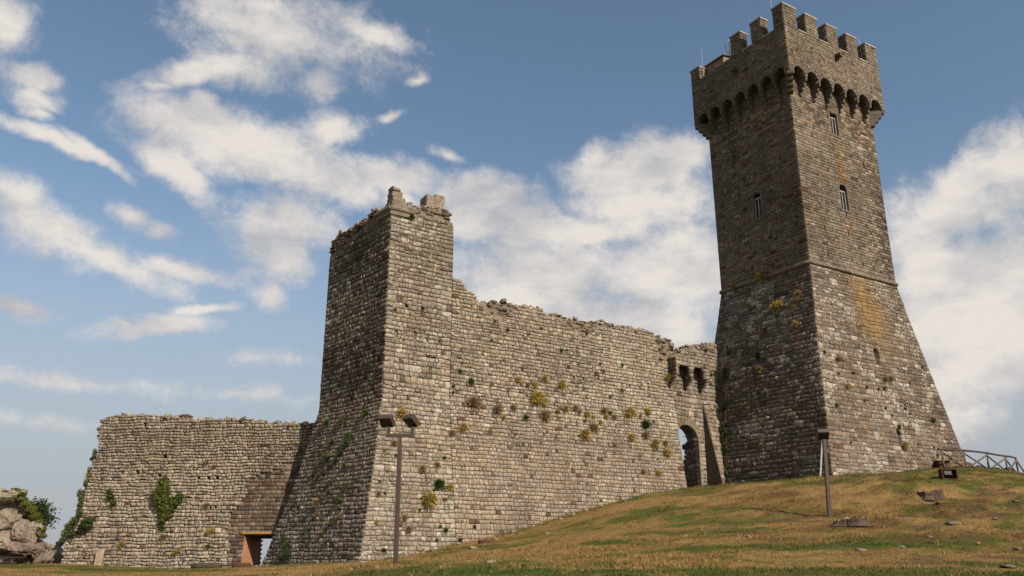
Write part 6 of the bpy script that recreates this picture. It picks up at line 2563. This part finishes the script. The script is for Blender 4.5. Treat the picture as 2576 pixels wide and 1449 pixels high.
build_table()
for i, (x, y, x2, y2, lab) in enumerate(((620, 1225, 760, 1065, 'pale bare branch leaning at the left end of the ruined wall'), (700, 1230, 845, 1060, 'thicker pale branch leaning beside the rubble of the ruined wall'))):
    a, b_ = c1_(x, y, 56.5), c1_(x2, y2, 57.0)
    g = MB()
    g.tube([a, lerp(a, b_, .5) + Z3 * .05, b_], [.05 + .02 * i, .045, .02], 6)
    tag(g.build('bare_branch', MAT_STUMPTOP, smooth=True), lab, 'branch')
for i, (x, y, w, lab) in enumerate(((760, 1215, 250, 'wide heap of earth and stone filling the gap right of the rock outcrop'), (590, 1285, 38, 'rounded pale stone at the foot of the rock outcrop'), (665, 1280, 46, 'second rounded stone right of the outcrop foot'), (860, 1140, 90, 'heap stone at the left foot of the ruined wall'),
                                    (760, 1050, 70, 'grey stone in the gap between outcrop and ruined wall'), (850, 990, 60, 'dark stone on top of the rubble beside the ruined wall'), (680, 1100, 60, 'flat grey stone beside the leaning branches'),
                                    (930, 1200, 110, 'broad brown stone in the rubble under the ivy'), (760, 1190, 80, 'brown rubble stone behind the leaning branches'), (700, 1030, 60, 'grey rubble stone right of the rock outcrop'))):
    p = c1_(x, y, 57.6)
    s = w * .6289 / 3.586 / 2206 * 57.6
    rock_thing('rubble_stone', lab, p, (s * 1.1, s, s * .75), (.25, .20, .16), 'stone', 400 + i, .3 * i, (0, .1), 3, 'rubble between outcrop and ruined wall')


# ---- dry grass on the turf
def build_grass():
    r = np.random.default_rng(77)
    n = 230000
    X = r.uniform(-34, 46, n)
    Y = r.uniform(19, 62, n) ** 1.0
    keepm = np.abs(X) < Y * .66 + 1
    # nothing grows under the walls
    s_ = (X - A0[0]) * TM[0] + (Y - A0[1]) * TM[1]
    nn = (X - A0[0]) * NM[0] + (Y - A0[1]) * NM[1]
    keepm &= ~((s_ > -.6) & (s_ < 24) & (nn < .55))
    a = (X - K0[0]) * nKR[0] + (Y - K0[1]) * nKR[1]
    b = (X - K0[0]) * nKL[0] + (Y - K0[1]) * nKL[1]
    keepm &= ~((a < -.05) & (b < -.05) & (X < KR[0] + .3))
    keepm &= ~((X < -14) & ((X - LW0[0]) * NLW[0] + (Y - LW0[1]) * NLW[1] < .45))
    X, Y = X[keepm], Y[keepm]
    dens = fbm(X * .9, Y * .9, 66, 3)
    m = r.random(len(X)) < np.clip(dens * 2.2 - .35, .15, 1)
    X, Y = X[m], Y[m]
    Z = zground(X, Y)
    n = len(X)
    base = np.c_[X, Y, Z - .01]
    tall = np.clip((fbm(X * .5 + 11, Y * .5, 88, 3) - .52) * 6, 0, 1) * np.clip((X + 14) / 8, 0, 1)
    h = r.uniform(.025, .07, n) * (1 + 1.4 * tall)
    col = turf_colour(X, Y) * np.exp(r.normal(0, .30, n))[:, None] * 1.12
    V = np.zeros((n, 3, 3, 3))
    for k in range(3):
        d = r.normal(0, .55, (n, 3))
        d[:, 2] = 1
        d /= np.linalg.norm(d, axis=1, keepdims=True)
        sd = np.c_[r.normal(0, 1, n), r.normal(0, .5, n), np.zeros(n)]
        sd /= np.linalg.norm(sd, axis=1, keepdims=True)
        w = (.010 + .012 * r.random(n))[:, None]
        off = np.c_[r.normal(0, .05, n), r.normal(0, .05, n), np.zeros(n)]
        V[:, k, 0] = base + off - sd * w
        V[:, k, 1] = base + off + sd * w
        V[:, k, 2] = base + off + d * (h * r.uniform(.6, 1.2, n))[:, None]
    C = np.ones((n, 9, 4))
    C[:, :, :3] = col[:, None]
    # taller clumps and weeds here and there, thicker along the wall foot
    nc = 420
    cx_, cy_ = r.uniform(-20, 40, nc), r.uniform(20, 54, nc)
    nf = 150
    sf_ = r.uniform(-.5, 22.5, nf)
    pf_ = A0[None, :2] + TM[None, :2] * sf_[:, None] + NM[None, :2] * (1.25 + np.abs(r.normal(0, .25, nf)))[:, None]
    cx_, cy_ = np.r_[cx_, pf_[:, 0]], np.r_[cy_, pf_[:, 1]]
    aa = (cx_ - K0[0]) * nKR[0] + (cy_ - K0[1]) * nKR[1]
    bb = (cx_ - K0[0]) * nKL[0] + (cy_ - K0[1]) * nKL[1]
    n2_ = (cx_ - A0[0]) * NM[0] + (cy_ - A0[1]) * NM[1]
    ok_ = ((aa > .05) | (bb > .05)) & (n2_ > .9) & (np.abs(cx_) < cy_ * .66)
    cx_, cy_ = cx_[ok_], cy_[ok_]
    per = 16
    bx_ = np.repeat(cx_, per) + r.normal(0, .09, len(cx_) * per)
    by_ = np.repeat(cy_, per) + r.normal(0, .09, len(cx_) * per)
    m2 = len(bx_)
    bb_ = np.c_[bx_, by_, zground(bx_, by_) - .01]
    hh_ = np.repeat(r.uniform(.09, .24, len(cx_)), per) * r.uniform(.5, 1.1, m2)
    dd_ = r.normal(0, .45, (m2, 3))
    dd_[:, 2] = 1
    dd_ /= np.linalg.norm(dd_, axis=1, keepdims=True)
    sd_ = np.c_[r.normal(0, 1, m2), r.normal(0, .5, m2), np.zeros(m2)]
    sd_ /= np.linalg.norm(sd_, axis=1, keepdims=True)
    V2 = np.stack([bb_ - sd_ * .014, bb_ + sd_ * .014, bb_ + dd_ * hh_[:, None]], 1)
    kind_ = np.repeat(r.random(len(cx_)) < .45, per)
    c2_ = np.where(kind_[:, None], np.array([.06, .08, .02]), np.array([.24, .16, .07])) * np.exp(r.normal(0, .25, m2))[:, None]
    C2_ = np.ones((m2, 3, 4))
    C2_[:, :, :3] = c2_[:, None]
    V = np.concatenate([V.reshape(-1, 3), V2.reshape(-1, 3)])
    C = np.concatenate([C.reshape(-1, 4), C2_.reshape(-1, 4)])
    nt_ = n * 3 + m2
    me = fast_mesh('grass', V, np.arange(nt_ * 3), np.full(nt_, 3), MAT_GRASS, C)
    o = link_mesh('grass', me)
    tag(o, 'short dry grass covering the castle hill', 'grass', kind='stuff')
    print('grass tufts', n)


build_grass()
